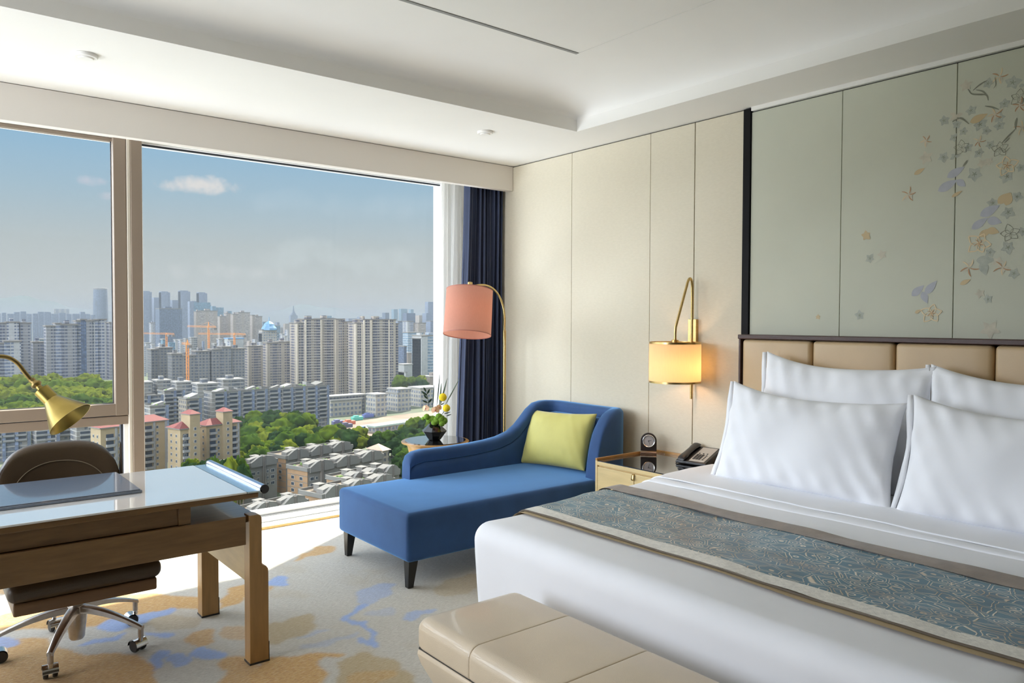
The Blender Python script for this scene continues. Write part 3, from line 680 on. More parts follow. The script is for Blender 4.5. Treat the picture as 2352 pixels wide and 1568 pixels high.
# ---- pillows
def pillow_mesh(Wd, Hd, T, seed, flange=.03, pinch=.10, ear=0.0, nu=44, nv=30, wr=.016):
    b = MB(); rnd = random.Random(seed); so_ = rnd.uniform(0, 50)
    def pt(u, v, side):
        # sides pull in between the corners
        x = u * Wd / 2 * (1 - pinch * .55 * (1 - v * v)); y = v * Hd / 2 * (1 - pinch * 1.15 * (1 - u * u) * (.6 if v > 0 else .4)) + ear * (max(0, -u) ** 2.2) * max(0, v) + ear * .25 * max(0, u) ** 4 * max(0, v)
        fu = max(0, 1 - abs(u) ** 3.2); fv = max(0, 1 - abs(v) ** 2.6)
        t_ = (fu * fv) ** .52 * T / 2
        edge = (1 - fu * fv)
        w_ = wr * noise.noise(Vector((x * 5 + so_, y * 5, side * 3))) + wr * .9 * edge * noise.noise(Vector((x * 14 + so_, y * 14, side * 5)))
        # creases running in from the corners and the seam
        w_ += wr * .55 * edge * math.sin((u * 9 + v * 3) * 3 + so_) * fu ** .5 * fv ** .3
        return (x, y, side * (t_ + (w_ if t_ > .002 else 0)) + .004 * side)
    us = [math.sin(PI / 2 * (2 * i / nu - 1)) * .35 + .65 * (2 * i / nu - 1) for i in range(nu + 1)]; vs = [math.sin(PI / 2 * (2 * j / nv - 1)) * .35 + .65 * (2 * j / nv - 1) for j in range(nv + 1)]
    for side in (1, -1): b.grid([[pt(u, v, side) for v in vs] for u in us])
    # rim joining the halves
    ring = [(u, -1) for u in us] + [(1, v) for v in vs[1:]] + [(u, 1) for u in us[::-1][1:]] + [(-1, v) for v in vs[::-1][1:-1]]
    b.grid([[pt(u, v, 1), pt(u, v, -1)] for u, v in ring], closeu=True)
    return b
def place(b, X, Y, Z, origin):                # local x,y,z axes -> world
    o = Vector(origin); X, Y, Z = Vector(X), Vector(Y), Vector(Z)
    b.v = [tuple(o + X * v[0] + Y * v[1] + Z * v[2]) for v in b.v]; return b
def pillow(y0, y1, zb, H_, xb, tilt, T, seed, label):
    # local: x along -Y (to the right in the room), y up the pillow, z out towards the foot
    a = math.radians(tilt); X = Vector((0, -1, 0)); Yv = Vector((math.sin(a), 0, math.cos(a))); Zv = Vector((-math.cos(a), 0, math.sin(a)))
    c = Vector((xb, (y0 + y1) / 2, zb)) + Yv * H_ / 2
    r = empty('bed_pillow', (xb, (y0 + y1) / 2, zb), label=label, cat='pillow', group='white pillows at the head of the bed')
    b = place(pillow_mesh(abs(y1 - y0), H_, T, seed, ear=.055), X, Yv, Zv, c); b.build('pillowcase', M['linen'], r, smooth=True, angle=180)
    # open flange end of the case on the window side
    Wd = abs(y1 - y0); f = MB(); n = 12
    P = [[(-Wd / 2 * (1 - .10 * .55 * (1 - (-1 + 2 * j / n) ** 2)) - .004 - .022 * k + .004 * math.sin(j * .9 + seed) * k, (-1 + 2 * j / n) * H_ / 2 * .985 + .055 * max(0, -1 + 2 * j / n), .004 * math.sin(j * 1.3 + k)) for k in (0, 1)] for j in range(n + 1)]
    f.grid(P); place(f, X, Yv, Zv, c); o = f.build('flange', M['linen'], r, smooth=True, angle=180); s_ = o.modifiers.new('s', 'SOLIDIFY'); s_.thickness = .008; s_.offset = 0
    return r
pillow(2.455, 1.535, .652, .475, 3.36, 18, .19, 3, 'plump white pillow in the front row, nearer the window')
pillow(1.515, .60, .652, .475, 3.36, 18, .19, 8, 'plump white pillow in the front row, cut off by the picture edge')
pillow(2.40, 1.51, .66, .615, 3.60, 13, .16, 13, 'white pillow in the back row against the leather headboard, nearer the window')
pillow(1.535, .62, .66, .585, 3.60, 13, .16, 21, 'white pillow in the back row against the headboard, cut off by the picture edge')

# ---- headboard
hb = empty('headboard', (3.92, 1.3, 0), label='tan leather panelled headboard with dark wood top rail', cat='headboard')
ys = [2.653, 2.209, 1.765, 1.321, .877, .433, -.011]
for a, c in zip(ys, ys[1:]):
    b = MB(); b.rbox(3.875, 3.935, c + .0025, a - .0025, .35, 1.374, .022, n=6, k=4, fn=lambda q, a=a, c=c: Vector((q.x - (.010 * (1 - ((q.y - (a + c) / 2) / (.222)) ** 4) if q.x < 3.9 else 0), q.y, q.z)))
    b.build('leather_panel', M['leather_hb'], hb, smooth=True, angle=180)
b = MB(); b.box(3.862, 3.966, -.03, 2.672, 1.376, 1.402); b.build('top_rail', M['walnut'], hb, bevel=.004)
b = MB(); b.box(3.868, 3.966, 2.655, 2.668, .05, 1.376); b.build('side_frame', M['walnut'], hb, bevel=.002)
b = MB(); b.box(3.935, 3.966, -.02, 2.655, .05, 1.376); b.build('backing', M['black'], hb)

# ---- bench at the foot of the bed
bn = empty('bench', (1.6, 1.3, 0), label='long cream leather bench with stitched seams at the foot of the bed', cat='bench')
bx0, bx1, bw = 1.378, 1.835, 2.245
def benchfn(q): return Vector((q.x, q.y, q.z + .004 * math.sin((q.y) * 3)))
segs = [bw, 1.925, 1.565, 1.205, .845, .485]
for a, c in zip(segs, segs[1:]):
    b = MB(); b.rbox(bx0, bx1, c, a, .345, .452, .048 if 0 else .04, n=8, k=6)
    # only the outer ends are rounded along y: flatten the rounding at inner seams
    def fix(v, a=a, c=c):
        x, y, z = v
        return (x, y, z)
    b.build('cushion', M['leather_bench'], bn, smooth=True, angle=180)
bn_c = [o for o in bn.children if o.name.startswith('cushion')]
for o in bn_c: bpy.data.objects.remove(o, do_unlink=True)
def cush(a, c, first, last):
    r = .042; b = MB()
    def ysec(y, dz, ins):         # closed section around the cushion at y
        pts = []
        for (cx2, cz2, a0) in ((bx1 - r, .452 - r, 0), (bx0 + r, .452 - r, PI / 2), (bx0 + .015, .345 + .015, PI), (bx1 - .015, .345 + .015, 1.5 * PI)):
            rr = r if cz2 > .4 else .015
            for i in range(7):
                t = a0 + PI / 2 * i / 6; pts.append((cx2 + (rr - 0) * math.cos(t), y, cz2 + rr * math.sin(t)))
        mx, mz = (bx0 + bx1) / 2, .40
        return [(mx + (x - mx) * (1 - ins * 2.0), y_, mz + (z - mz) * (1 - ins * 8)) for x, y_, z in pts]
    rows = []
    def ends(y, sgn, rounded):
        L = []
        if rounded:
            for i in range(7): t = PI / 2 * i / 6; L.append((y - sgn * .045 * (1 - math.sin(t)) * 0 - sgn * (0.045 - .045 * math.sin(PI / 2 - t)) * 0 + (-sgn) * (.045 * (1 - math.cos(PI / 2 - t))) , .06 * (1 - math.sin(t))))
        else:
            L = [(y, .006), (y - sgn * .0015, .0025), (y - sgn * .005, .0006), (y - sgn * .012, 0)]
        return L
    A = ends(a, 1, first); C_ = ends(c, -1, last)
    if first: A = [(a - .045 * (1 - math.cos(PI / 2 * (1 - i / 6))) , .055 * (1 - math.sin(PI / 2 * i / 6))) for i in range(7)]; A = [(a - .045 * (1 - math.cos(PI / 2 * (i / 6))), .0) for i in range(0)] + [(a - .045 + .045 * math.cos(PI / 2 * i / 6), .05 * (1 - math.sin(PI / 2 * i / 6))) for i in range(7)]
    for y, ins in A: rows.append(ysec(y, 0, ins))
    for i in range(1, 4): rows.append(ysec(A[-1][0] + (C_[-1][0] - A[-1][0]) * i / 4, 0, 0))
    for y, ins in C_[::-1]: rows.append(ysec(y, 0, ins))
    b0 = len(b.v); b.grid(rows, closev=True); n = len(rows[0])
    b.f.append(tuple(range(n))[::-1]); b.m.append(0); b.f.append(tuple((len(rows) - 1) * n + k for k in range(n))); b.m.append(0)
    b.build('cushion', M['leather_bench'], bn, smooth=True, angle=50)
for i, (a, c) in enumerate(zip(segs, segs[1:])): cush(a, c, i == 0, False)
b = MB()
prof = [(0.0, .343), (.0, .325), (.012, .295), (.05, .24), (.10, .18), (.155, .12), (.20, .07), (.22, .04)]     # end and sides draw in towards the floor
rows = []
for k, (ins, z) in enumerate(prof):
    ix = ins * .55; iy = ins * 1.0; r = .02
    rows.append([(bx0 + ix, bw - .004 - iy, z), (bx1 - ix, bw - .004 - iy, z), (bx1 - ix, .49 + iy, z), (bx0 + ix, .49 + iy, z)])
b.grid(rows, closev=True); b.f.append((0, 1, 2, 3)); b.m.append(0); n = (len(rows) - 1) * 4; b.f.append((n, n + 1, n + 2, n + 3)); b.m.append(0)
b.build('base', M['leather_bench'], bn, bevel=.014, bseg=3)
b = MB(); b.box(bx0 + .15, bx1 - .15, .75, bw - .25, 0, .04); b.build('plinth', M['black'], bn)
b = MB()
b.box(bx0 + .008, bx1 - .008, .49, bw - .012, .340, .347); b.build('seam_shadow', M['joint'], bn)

# ================================================================ chaise longue
ch = empty('chaise_longue', (3.0, 3.95, 0), label='blue velvet chaise longue with a swooping arm, beside the nightstand', cat='chaise longue')
def chfn(q):
    z = q.z + (.010 * max(0, 1 - ((q.x - 2.95) / .85) ** 4) * max(0, 1 - ((q.y - 3.97) / .42) ** 4) if q.z > .3 else 0)
    return Vector((q.x, q.y, z))
b = MB(); b.rbox(2.135, 3.86, 3.552, 4.40, .152, .425, .028, n=16, k=5, fn=chfn); b.build('seat', M['blue'], ch, smooth=True, angle=180)
# the arm, back and wing are one upholstered wall
th = .10
pts = [(2.60, 4.35, .50), (2.602, 4.35, .555), (2.615, 4.35, .585), (2.65, 4.35, .604), (2.72, 4.35, .614), (2.9, 4.35, .612), (3.1, 4.35, .616), (3.25, 4.35, .626), (3.36, 4.35, .640), (3.46, 4.35, .668), (3.54, 4.35, .715), (3.60, 4.35, .770), (3.655, 4.35, .825), (3.71, 4.35, .862), (3.77, 4.345, .876), (3.82, 4.33, .878), (3.86, 4.30, .877), (3.885, 4.26, .876), (3.89, 4.20, .875), (3.89, 4.05, .874), (3.89, 3.9, .873), (3.89, 3.76, .874), (3.885, 3.70, .876), (3.868, 3.655, .878), (3.84, 3.625, .880), (3.80, 3.608, .880), (3.76, 3.602, .872), (3.72, 3.60, .852), (3.685, 3.60, .82), (3.655, 3.60, .78), (3.63, 3.60, .735), (3.61, 3.60, .68), (3.595, 3.60, .62), (3.583, 3.60, .55), (3.575, 3.60, .48), (3.572, 3.60, .44)]
pth = [Vector(p) for p in pts]
def wall_section(i):
    p = pth[i]; a = pth[max(i - 1, 0)]; c = pth[min(i + 1, len(pth) - 1)]
    t = Vector((c.x - a.x, c.y - a.y, 0)); t = t.normalized() if t.length > 1e-6 else Vector((1, 0, 0))
    if i == 0: t = Vector((1, 0, 0))
    if i >= len(pth) - 2: t = Vector((-1, 0, 0))
    n = Vector((-t.y, t.x, 0))        # outward (left of travel)
    h = p.z; r = .036; L = []; base = .16
    h = max(h, base + .1)
    L.append(Vector((p.x, p.y, base)) + n * (th / 2))
    L.append(Vector((p.x, p.y, max(base + .01, h - .10))) + n * (th / 2))
    for k in range(9):
        a_ = PI * k / 8
        L.append(Vector((p.x, p.y, h - r + r * math.sin(a_))) + n * ((th / 2 - r) * (1 if k < 4 else -1 if k > 4 else 0) + r * math.cos(a_)))
    # welt and sunken panel on the inside
    d = h - .075
    L.append(Vector((p.x, p.y, max(base, d))) - n * (th / 2))
    L.append(Vector((p.x, p.y, max(base, d - .006))) - n * (th / 2 - .012))
    L.append(Vector((p.x, p.y, max(base, d - .012))) - n * (th / 2 - .003))
    L.append(Vector((p.x, p.y, max(base, d - .05))) - n * (th / 2 - .0))
    L.append(Vector((p.x, p.y, base)) - n * (th / 2))
    return L
rows = [wall_section(i) for i in range(len(pth))]
b = MB(); b.grid(rows); n = len(rows[0]); b.f.append(tuple(range(n))); b.m.append(0); b.f.append(tuple((len(rows) - 1) * n + k for k in range(n))[::-1]); b.m.append(0)
b.build('arm_and_back', M['blue'], ch, smooth=True, angle=55)
b = MB(); b.rbox(3.775, 3.86, 3.68, 4.27, .43, .80, .03, n=6, k=4); b.build('back_cushion', M['blue'], ch, smooth=True, angle=180)
for x, y in ((2.19, 3.61), (2.19, 4.345), (3.80, 3.61), (3.80, 4.345)):
    sx_ = -.012 if x < 3 else .012
    b = MB(); b.frustum(x - .017 + sx_, x + .017 + sx_, y - .019, y + .017, 0, x - .030, x + .030, y - .030, y + .030, .155); b.build('leg', M['legs'], ch, bevel=.003)
# cushion on it
yc = empty('throw_cushion', (3.6, 3.98, .43), label='lime yellow velvet cushion leaning on the blue chaise', cat='cushion')
b = pillow_mesh(.60, .405, .17, 31, pinch=.09, wr=.006)
c0 = Vector((3.665, 4.03, .632)); X = Vector((.12, -.985, .035)).normalized(); Yv = Vector((.36, .06, .93)); Yv = (Yv - X * Yv.dot(X)).normalized(); Zv = X.cross(Yv)
place(b, X, Yv, Zv, c0); b.build('cover', M['yellow'], yc, smooth=True, angle=180)

# ================================================================ nightstand
ns = empty('nightstand', (3.68, 3.05, 0), label='pale gold nightstand with black glass top between chaise and bed', cat='nightstand')
nx0, nx1, ny0, ny1, nz = 3.402, 3.955, 2.79, 3.388, .605
b = MB(); b.box(nx0, nx1, ny1 - .018, ny1, .05, nz - .003); b.box(nx0, nx1, ny0, ny0 + .018, .05, nz - .02); b.box(nx0 + .012, nx1, ny0 + .018, ny1 - .018, .06, .578); b.box(nx0, nx0 + .02, ny0, ny1 - .018, .574, nz - .008); b.build('body', M['wood_light'], ns, bevel=.002)
b = MB(); b.box(nx0, nx1, ny1 - .016, ny1, nz - .003, nz + .012); b.box(nx1 - .016, nx1, ny0, ny1 - .016, nz - .008, nz + .012); tag(b.build('rim', M['wood_orange'], ns, bevel=.002), 'amber wood rim')
b = MB(); b.box(nx0 + .006, nx1 - .017, ny0 + .004, ny1 - .0165, nz - .012, nz - .003); tag(b.build('glass_top', M['black_glass'], ns), 'black glass top')
for i, (a, c) in enumerate(((3.364, 3.062), (3.058, 2.806))):
    b = MB(); b.box(nx0 - .004, nx0 + .014, c, a, .30, .566); d = b.build('drawer', M['wood_light'], ns, bevel=.002)
    if i == 0:
        b = MB(); P = bez([(nx0 - .004, 3.062, .566), (nx0 - .018, 3.062, .562), (nx0 - .008, 3.062, .548), (nx0 - .026, 3.062, .532), (nx0 - .012, 3.062, .528)], 12)
        b.grid([[(p.x, p.y - .010, p.z), (p.x, p.y + .010, p.z)] for p in P]); o = b.build('pull', M['brass'], d, smooth=True, angle=180); s_ = o.modifiers.new('s', 'SOLIDIFY'); s_.thickness = .003
b = MB(); b.box(nx0 - .004, nx0 + .014, 2.806, 3.364, .06, .295); b.build('drawer', M['wood_light'], ns, bevel=.002)
# ---- clock, turned towards the room
ck = empty('desk_clock', (3.842, 3.333, nz - .003), label='small arched dark clock with silver dial on the black nightstand top', cat='clock')
u = Vector((3.842, 3.333, 0)).normalized(); face = -u; side = Vector((-u.y, u.x, 0)) * -1         # side = to the viewer's right
face = (face + side * .0).normalized()
def ckpt(a, z, d): return Vector((3.842, 3.333, nz - .003 + z)) + side * a + face * d
b = MB(); pr = [(-.052, .022)] + [(.052 * math.cos(PI - PI * i / 16) , .088 + .052 * math.sin(PI * i / 16)) for i in range(17)] + [(.052, .022)]
b.add([ckpt(a, z, .012) for a, z in pr] + [ckpt(a, z, -.012) for a, z in pr], [tuple(range(len(pr))), tuple(range(len(pr), 2 * len(pr)))[::-1]] + [(i, (i + 1) % len(pr), len(pr) + (i + 1) % len(pr), len(pr) + i) for i in range(len(pr))])
b.build('case', M['dark_brown'], ck, bevel=.002)
b = MB(); b.add([ckpt(a, z, d) for a in (-.052, .052) for d in (-.02, .02) for z in (0, .013)], [(0, 1, 3, 2), (4, 6, 7, 5), (0, 4, 5, 1), (2, 3, 7, 6), (0, 2, 6, 4), (1, 5, 7, 3)]); tag(b.build('foot_bar', M['copper'], ck, bevel=.001), 'rose gold foot bar')
b = MB(); b.lathe([(.033, .0), (.042, .0), (.043, .006), (.039, .010), (.034, .007), (.033, 0)], ckpt(0, .088, .012), 32, axis=face, caps=False); b.build('bezel', M['silver'], ck, smooth=True, angle=60)
b = MB(); b.lathe([(0, .003), (.035, .003)], ckpt(0, .088, .012), 32, axis=face, caps=False); dl = b.build('dial', M['dial'], ck)
b = MB()
for ang, L, w_ in ((math.radians(75), .019, .0022), (math.radians(165), .026, .0016)):
    d_ = (math.sin(ang), math.cos(ang)); nrm = (d_[1], -d_[0])
    q = [(-d_[0] * .004 + nrm[0] * w_ * s_, -d_[1] * .004 + nrm[1] * w_ * s_) for s_ in (1, -1)] + [(d_[0] * L + nrm[0] * w_ * .4 * s_, d_[1] * L + nrm[1] * w_ * .4 * s_) for s_ in (-1, 1)]
    b.add([ckpt(a, .088 + z, .0162) for a, z in q], [(0, 1, 2, 3)])
b.build('hands', M['black_plastic'], dl)
# ---- telephone
ph = empty('telephone', (3.80, 2.93, nz - .003), label='black corded desk telephone with grey keypad on the nightstand', cat='telephone')
ux = Vector((.985, .17, 0)).normalized(); uy = Vector((.17, -.985, 0)).normalized()          # ux: to the wall (up the phone), uy: to the right
po = Vector((3.722, 3.012, nz - .003))
def pp(a, bb, z): return po + ux * a + uy * bb + Vector((0, 0, z))
def pbox(mb, a0, a1, b0, b1, zf, thk):       # slab following the sloping top; zf(a)
    v = [pp(a, bb, z) for a in (a0, a1) for bb in (b0, b1) for z in (zf(a), zf(a) + thk)]
    mb.add(v, [(0, 1, 3, 2), (4, 6, 7, 5), (0, 4, 5, 1), (2, 3, 7, 6), (0, 2, 6, 4), (1, 5, 7, 3)])
top = lambda a: .022 + a * .30
b = MB(); v = [pp(a, bb, z) for a, zt_ in ((0, .022), (.215, .0865)) for bb in (0, .205) for z in (.003, zt_)]
b.add(v, [(0, 1, 3, 2), (4, 6, 7, 5), (0, 4, 5, 1), (2, 3, 7, 6), (0, 2, 6, 4), (1, 5, 7, 3)]); b.build('body', M['black_plastic'], ph, bevel=.006, bseg=3)
b = MB(); pbox(b, .012, .20, .085, .185, lambda a: top(a) + .0005, .0012); fp = b.build('keypad_plate', M['faceplate'], ph); tag(fp, 'grey metallic keypad plate')
for i in range(4):
    for j in range(3):
        b = MB(); pbox(b, .035 + i * .018, .047 + i * .018, .096 + j * .018, .109 + j * .018, lambda a: top(a) + .0015, .003); b.build('key', M['black_plastic'], fp)
for i in range(4):
    b = MB(); pbox(b, .035 + i * .018, .043 + i * .018, .158, .166, lambda a: top(a) + .0015, .0025); b.build('key', M['black_plastic'], fp)
for j in range(3):
    b = MB(); pbox(b, .112, .120, .100 + j * .026, .108 + j * .026, lambda a: top(a) + .0015, .0025); b.build('key', M['black_plastic'], fp)
b = MB(); hz = lambda a: top(a) + .002
rows = []
for i in range(13):
    t_ = i / 12; a = -.004 + .222 * t_; w_ = .024 if 3 < i < 9 else .028; dz = .004 if 2 < i < 10 else 0; thk = .020 if 2 < i < 10 else .024
    if i in (0, 12): w_ *= .8; thk *= .6
    rows.append([pp(a, .038 + w_ * math.cos(q), top(a) + dz + thk / 2 + thk / 2 * math.sin(q) * (1.2 if math.sin(q) > 0 else 1)) for q in [2 * PI * k / 14 for k in range(14)]])
b.grid(rows, closev=True); b.f.append(tuple(range(14))); b.m.append(0); b.f.append(tuple(12 * 14 + k for k in range(14))); b.m.append(0); b.build('handset', M['black_plastic'], ph, smooth=True, angle=50)
b = MB(); P = []
for i in range(60): t_ = i / 59; P.append(pp(.02 + .19 * t_ + .004 * math.cos(i * 1.4), -.010 - .015 * math.sin(t_ * PI) + .004 * math.sin(i * 1.4), .006))
b.tube(P, .0018, 5); b.build('cord', M['black_plastic'], ph, smooth=True)

# ---- wall sconce
sc = empty('wall_sconce', (3.966, 3.06, 1.3), label='lit brass wall lamp with a cream drum shade above the nightstand', cat='wall lamp')
b = MB(); b.box(3.944, 3.966, 3.036, 3.066, 1.128, 1.492); b.box(3.952, 3.966, 3.078, 3.108, 1.128, 1.492); b.build('back_plate', M['brass'], sc, bevel=.002)
b = MB(); P = [(3.916, 3.048, .985), (3.916, 3.048, 1.2), (3.916, 3.048, 1.5), (3.916, 3.048, 1.64), (3.916, 3.049, 1.685)] + [tuple(v) for v in bez([(3.916, 3.049, 1.70), (3.914, 3.050, 1.765), (3.885, 3.052, 1.765), (3.868, 3.054, 1.70)], 10)] + [(3.84, 3.056, 1.625), (3.785, 3.060, 1.475), (3.772, 3.061, 1.440), (3.768, 3.061, 1.40), (3.768, 3.061, 1.345)]
b.tube(P, .0085, 12); b.box(3.905, 3.95, 3.043, 3.053, 1.30, 1.32); b.build('arm', M['brass'], sc, smooth=True, angle=60)
cxs, cys, rs = 3.768, 3.061, .160
b = MB(); b.lathe([(rs, 1.100), (rs, 1.345)], (cxs, cys, 0), 48, caps=False); o = b.build('shade', M['shade_cream'], sc, smooth=True, angle=180)
for z in (1.098, 1.340):
    b = MB(); b.lathe([(rs + .001, z - .002), (rs + .001, z + .010), (rs - .004, z + .010), (rs - .004, z - .002), (rs + .001, z - .002)], (cxs, cys, 0), 48, caps=False); b.build('shade_ring', M['brass'], o, smooth=True, angle=40)
b = MB(); b.lathe([(0, 1.347), (.022, 1.347), (.022, 1.362), (.010, 1.364), (.010, 1.37), (0, 1.37)], (cxs, cys, 0), 20); b.tube([(cxs - .158, cys, 1.345), (cxs + .158, cys, 1.345)], .0025, 6); b.tube([(cxs, cys - .158, 1.345), (cxs, cys + .158, 1.345)], .0025, 6); b.build('spider', M['brass'], sc, smooth=True, angle=40)
b = MB(); b.lathe([(0, 1.335), (.016, 1.33), (.016, 1.28), (.010, 1.275), (0, 1.275)], (cxs, cys, 0), 16); b.build('lamp_holder', M['black_plastic'], sc, smooth=True, angle=40)
bulb_m = mat('warm_bulb', (1, .8, .5), .4, emis=(1.0, .60, .36), estr=45)
b = MB(); b.ball((cxs + .02, cys - .03, 1.19), .030, 10); b.build('bulb', bulb_m, sc, smooth=True, angle=180)

# ================================================================ floor lamp, side table, vase
fl_ = empty('arc_floor_lamp', (3.75, 4.72, 0), label='arched brass floor lamp with tilted pink drum shade before the navy curtain', cat='floor lamp')
lx, ly = 3.742, 4.745
b = MB(); b.lathe([(0, .022), (.13, .022), (.14, .014), (.14, 0), (0, 0)], (lx, ly, 0), 36); b.build('base', M['brass'], fl_, smooth=True, angle=40)
b = MB(); b.tube([(lx, ly, .02), (lx, ly, .7), (lx, ly, 1.40)], .0115, 14); b.build('pole', M['brass'], fl_, smooth=True, angle=60)
tp = ony(1079, 664, 4.60); tdir = Vector((.16, .13, .978)).normalized()
b = MB(); P = [Vector((lx, ly, 1.39)), Vector((lx, ly, 1.44))] + bez([(lx, ly, 1.45), (lx + .01, ly, 1.58), (lx - .07, ly - .03, 1.70), (lx - .18, ly - .08, 1.80), (tp.x, tp.y, tp.z + .015)], 20)[1:]
b.tube(P, .0075, 12); b.build('arched_arm', M['brass'], fl_, smooth=True, angle=60)
b = MB(); b.lathe([(0, -.03), (.018, -.03), (.018, .050), (.016, .053), (0, .053)], tp, 20, axis=tdir); b.build('cap', M['brass'], fl_, smooth=True, angle=40)
b = MB(); b.lathe([(.176, -.345), (.172, -.01)], tp, 48, axis=tdir, caps=False); o = b.build('shade', M['shade_pink'], fl_, smooth=True, angle=180)
for z, r in ((-.345, .1765), (-.012, .1725)):
    b = MB(); b.lathe([(r + .0008, z), (r + .0008, z + .006), (r - .002, z + .006), (r - .002, z), (r + .0008, z)], tp, 48, axis=tdir, caps=False); b.build('shade_trim', mat('rose_trim', (.42, .17, .13), .7), o, smooth=True, angle=40)
b = MB(); u1 = tdir.orthogonal().normalized(); u2 = tdir.cross(u1)
for u_ in (u1, u2): b.tube([tp + tdir * -.012 - u_ * .17, tp + tdir * -.012 + u_ * .17], .002, 6)
b.build('spider', M['brass'], fl_)
b = MB(); b.ball(tp - tdir * .16, .03, 10); b.build('bulb', mat('soft_bulb', (1, .8, .6), .4, emis=(1.0, .66, .42), estr=16), fl_, smooth=True, angle=180)
b = MB(); b.lathe([(0, -.03), (.014, -.03), (.014, -.135), (0, -.135)], tp, 14, axis=tdir); b.build('lamp_holder', M['brass'], fl_, smooth=True, angle=40)

tb = empty('side_table', (3.05, 4.70, 0), label='round amber wood side table with glass top behind the chaise arm', cat='table')
tcx, tcy = 3.052, 4.688
b = MB(); b.lathe([(0, .578), (.225, .578), (.247, .586), (.249, .594), (.244, .598), (0, .598)], (tcx, tcy, 0), 48); b.build('tabletop', M['wood_orange'], tb, smooth=True, angle=35)
b = MB(); b.lathe([(0, .5985), (.222, .5985), (.222, .603), (0, .603)], (tcx, tcy, 0), 48); b.build('glass_top', M['black_glass'], tb, smooth=True, angle=35)
b = MB(); b.lathe([(.215, .578), (.205, .56), (.19, .50), (.186, .50), (.20, .565)], (tcx, tcy, 0), 48, caps=False); b.build('apron', M['wood_orange'], tb, smooth=True, angle=50)
for k in range(4):
    a = math.radians(25 + 90 * k); px_, py_ = tcx + .185 * math.cos(a), tcy + .185 * math.sin(a); qx, qy = tcx + .16 * math.cos(a), tcy + .16 * math.sin(a)
    b = MB(); b.frustum(qx - .012, qx + .012, qy - .012, qy + .012, 0, px_ - .02, px_ + .02, py_ - .02, py_ + .02, .52); b.build('leg', M['wood_orange'], tb, bevel=.003)
vs_ = empty('flower_vase', (3.05, 4.69, .603), label='faceted black vase of orchids, yellow billy balls and leaves on side table', cat='vase')
vx, vy, vz = 3.045, 4.690, .603
b = MB(); b.lathe([(0, 0), (.040, 0), (.046, .004), (.093, .068), (.045, .112), (.040, .118), (.038, .150), (.032, .150), (.034, .118), (0, .11)], (vx, vy, vz), 8); b.build('pot', M['vase'], vs_)
def vp(px, py, d=5.56): return at(px, py, d)
for px, py, r in ((987, 963, .028), (994, 962, .026), (1003, 965, .029), (1013, 962, .030), (1020, 966, .026), (1008, 957, .026), (998, 970, .024), (1015, 972, .022), (980, 957, .022), (972, 961, .014)):
    b = MB(); b.ball(vp(px, py, 5.56 - .02 + .04 * random.random()), r, 12, fn=lambda d: 1 + .10 * noise.noise(d * 7)); b.build('green_bloom', M['moss'], vs_, smooth=True, angle=180)
for px, py, r, d_ in ((1017, 912, .029, 5.53), (1025.5, 937, .027, 5.50)):
    b = MB(); c_ = vp(px, py, d_); b.ball(c_, r, 12, fn=lambda d: 1 + .03 * noise.noise(d * 12)); bb = b.build('billy_ball', M['billy'], vs_, smooth=True, angle=180)
    b = MB(); b.tube([c_, (vx + .01, vy - .01, vz + .13)], .002, 6); b.build('stem', M['leaf_dark'], bb)
def orchid(px, py, s, d_, yaw):
    c_ = vp(px, py, d_); to = (CAM - c_).normalized(); r_ = Vector((-to.y, to.x, 0)).normalized(); r_ = (r_ * math.cos(yaw) + to * math.sin(yaw)).normalized(); u_ = to.cross(r_) * -1; u_ = r_.cross(to).normalized() * -1
    if u_.z < 0: u_ = -u_
    fw = r_.cross(u_); fw = fw if fw.dot(to) > 0 else -fw
    b = MB()
    for ang, L, wd in ((90, 1.0, .42), (205, .95, .40), (335, .95, .40), (165, 1.05, .75), (15, 1.05, .75)):
        a = math.radians(ang); P = []
        for i in range(9):
            t_ = i / 8; w_ = wd * s * math.sin(PI * min(1, t_ ** .8 * .97 + .02)) ** .8
            row = []
            for j in (-1, -.5, 0, .5, 1):
                x_ = math.cos(a) * L * s * t_ - math.sin(a) * w_ * j; y_ = math.sin(a) * L * s * t_ + math.cos(a) * w_ * j
                row.append(c_ + r_ * x_ + u_ * y_ + fw * (s * .35 * t_ * t_ * -1 + s * .12 * abs(j) + (.004 if wd > .5 else 0)))
            P.append(row)
        b.grid(P)
    fo = b.build('orchid_bloom', M['orchid'], vs_, smooth=True, angle=180, merge=False)
    b = MB(); b.ball(c_ + fw * s * .12, s * .17, 8, (1, 1, 1.3)); b.build('lip', M['orchid_c'], fo, smooth=True, angle=180)
orchid(1000, 942, .030, 5.50, .0); orchid(978, 938, .028, 5.55, .5); orchid(1008, 936, .024, 5.52, -.5)
def blade(px0, py0, px1, py1, w_, d_, m_, bend=0, ddl=0):
    a = vp(px0, py0, d_); c_ = vp(px1, py1, d_ + ddl); ax_ = (c_ - a); sd = Vector((.78, -.62, 0)); P = []
    for i in range(13):
        t_ = i / 12; p = a + ax_ * t_ + sd * bend * math.sin(PI * t_); ww = w_ * math.sin(PI * (t_ * .93 + .04)) ** .8
        P.append([p - sd * ww, p + Vector((.3, .3, 0)) * ww * .3, p + sd * ww])
    b = MB(); b.grid(P); o = b.build('leaf_blade', m_, vs_, smooth=True, angle=180); s_ = o.modifiers.new('s', 'SOLIDIFY'); s_.thickness = .0012
blade(1003, 938, 1010, 860, .004, 5.60, M['leaf_dark']); blade(994, 940, 997, 880, .004, 5.56, M['leaf_dark']); blade(1006, 940, 1027, 868, .006, 5.63, M['leaf_grey'], .004)
blade(1020, 935, 1056, 868, .005, 5.60, M['leaf_grey']); blade(1009, 935, 1014, 880, .006, 5.66, M['leaf_grey'])
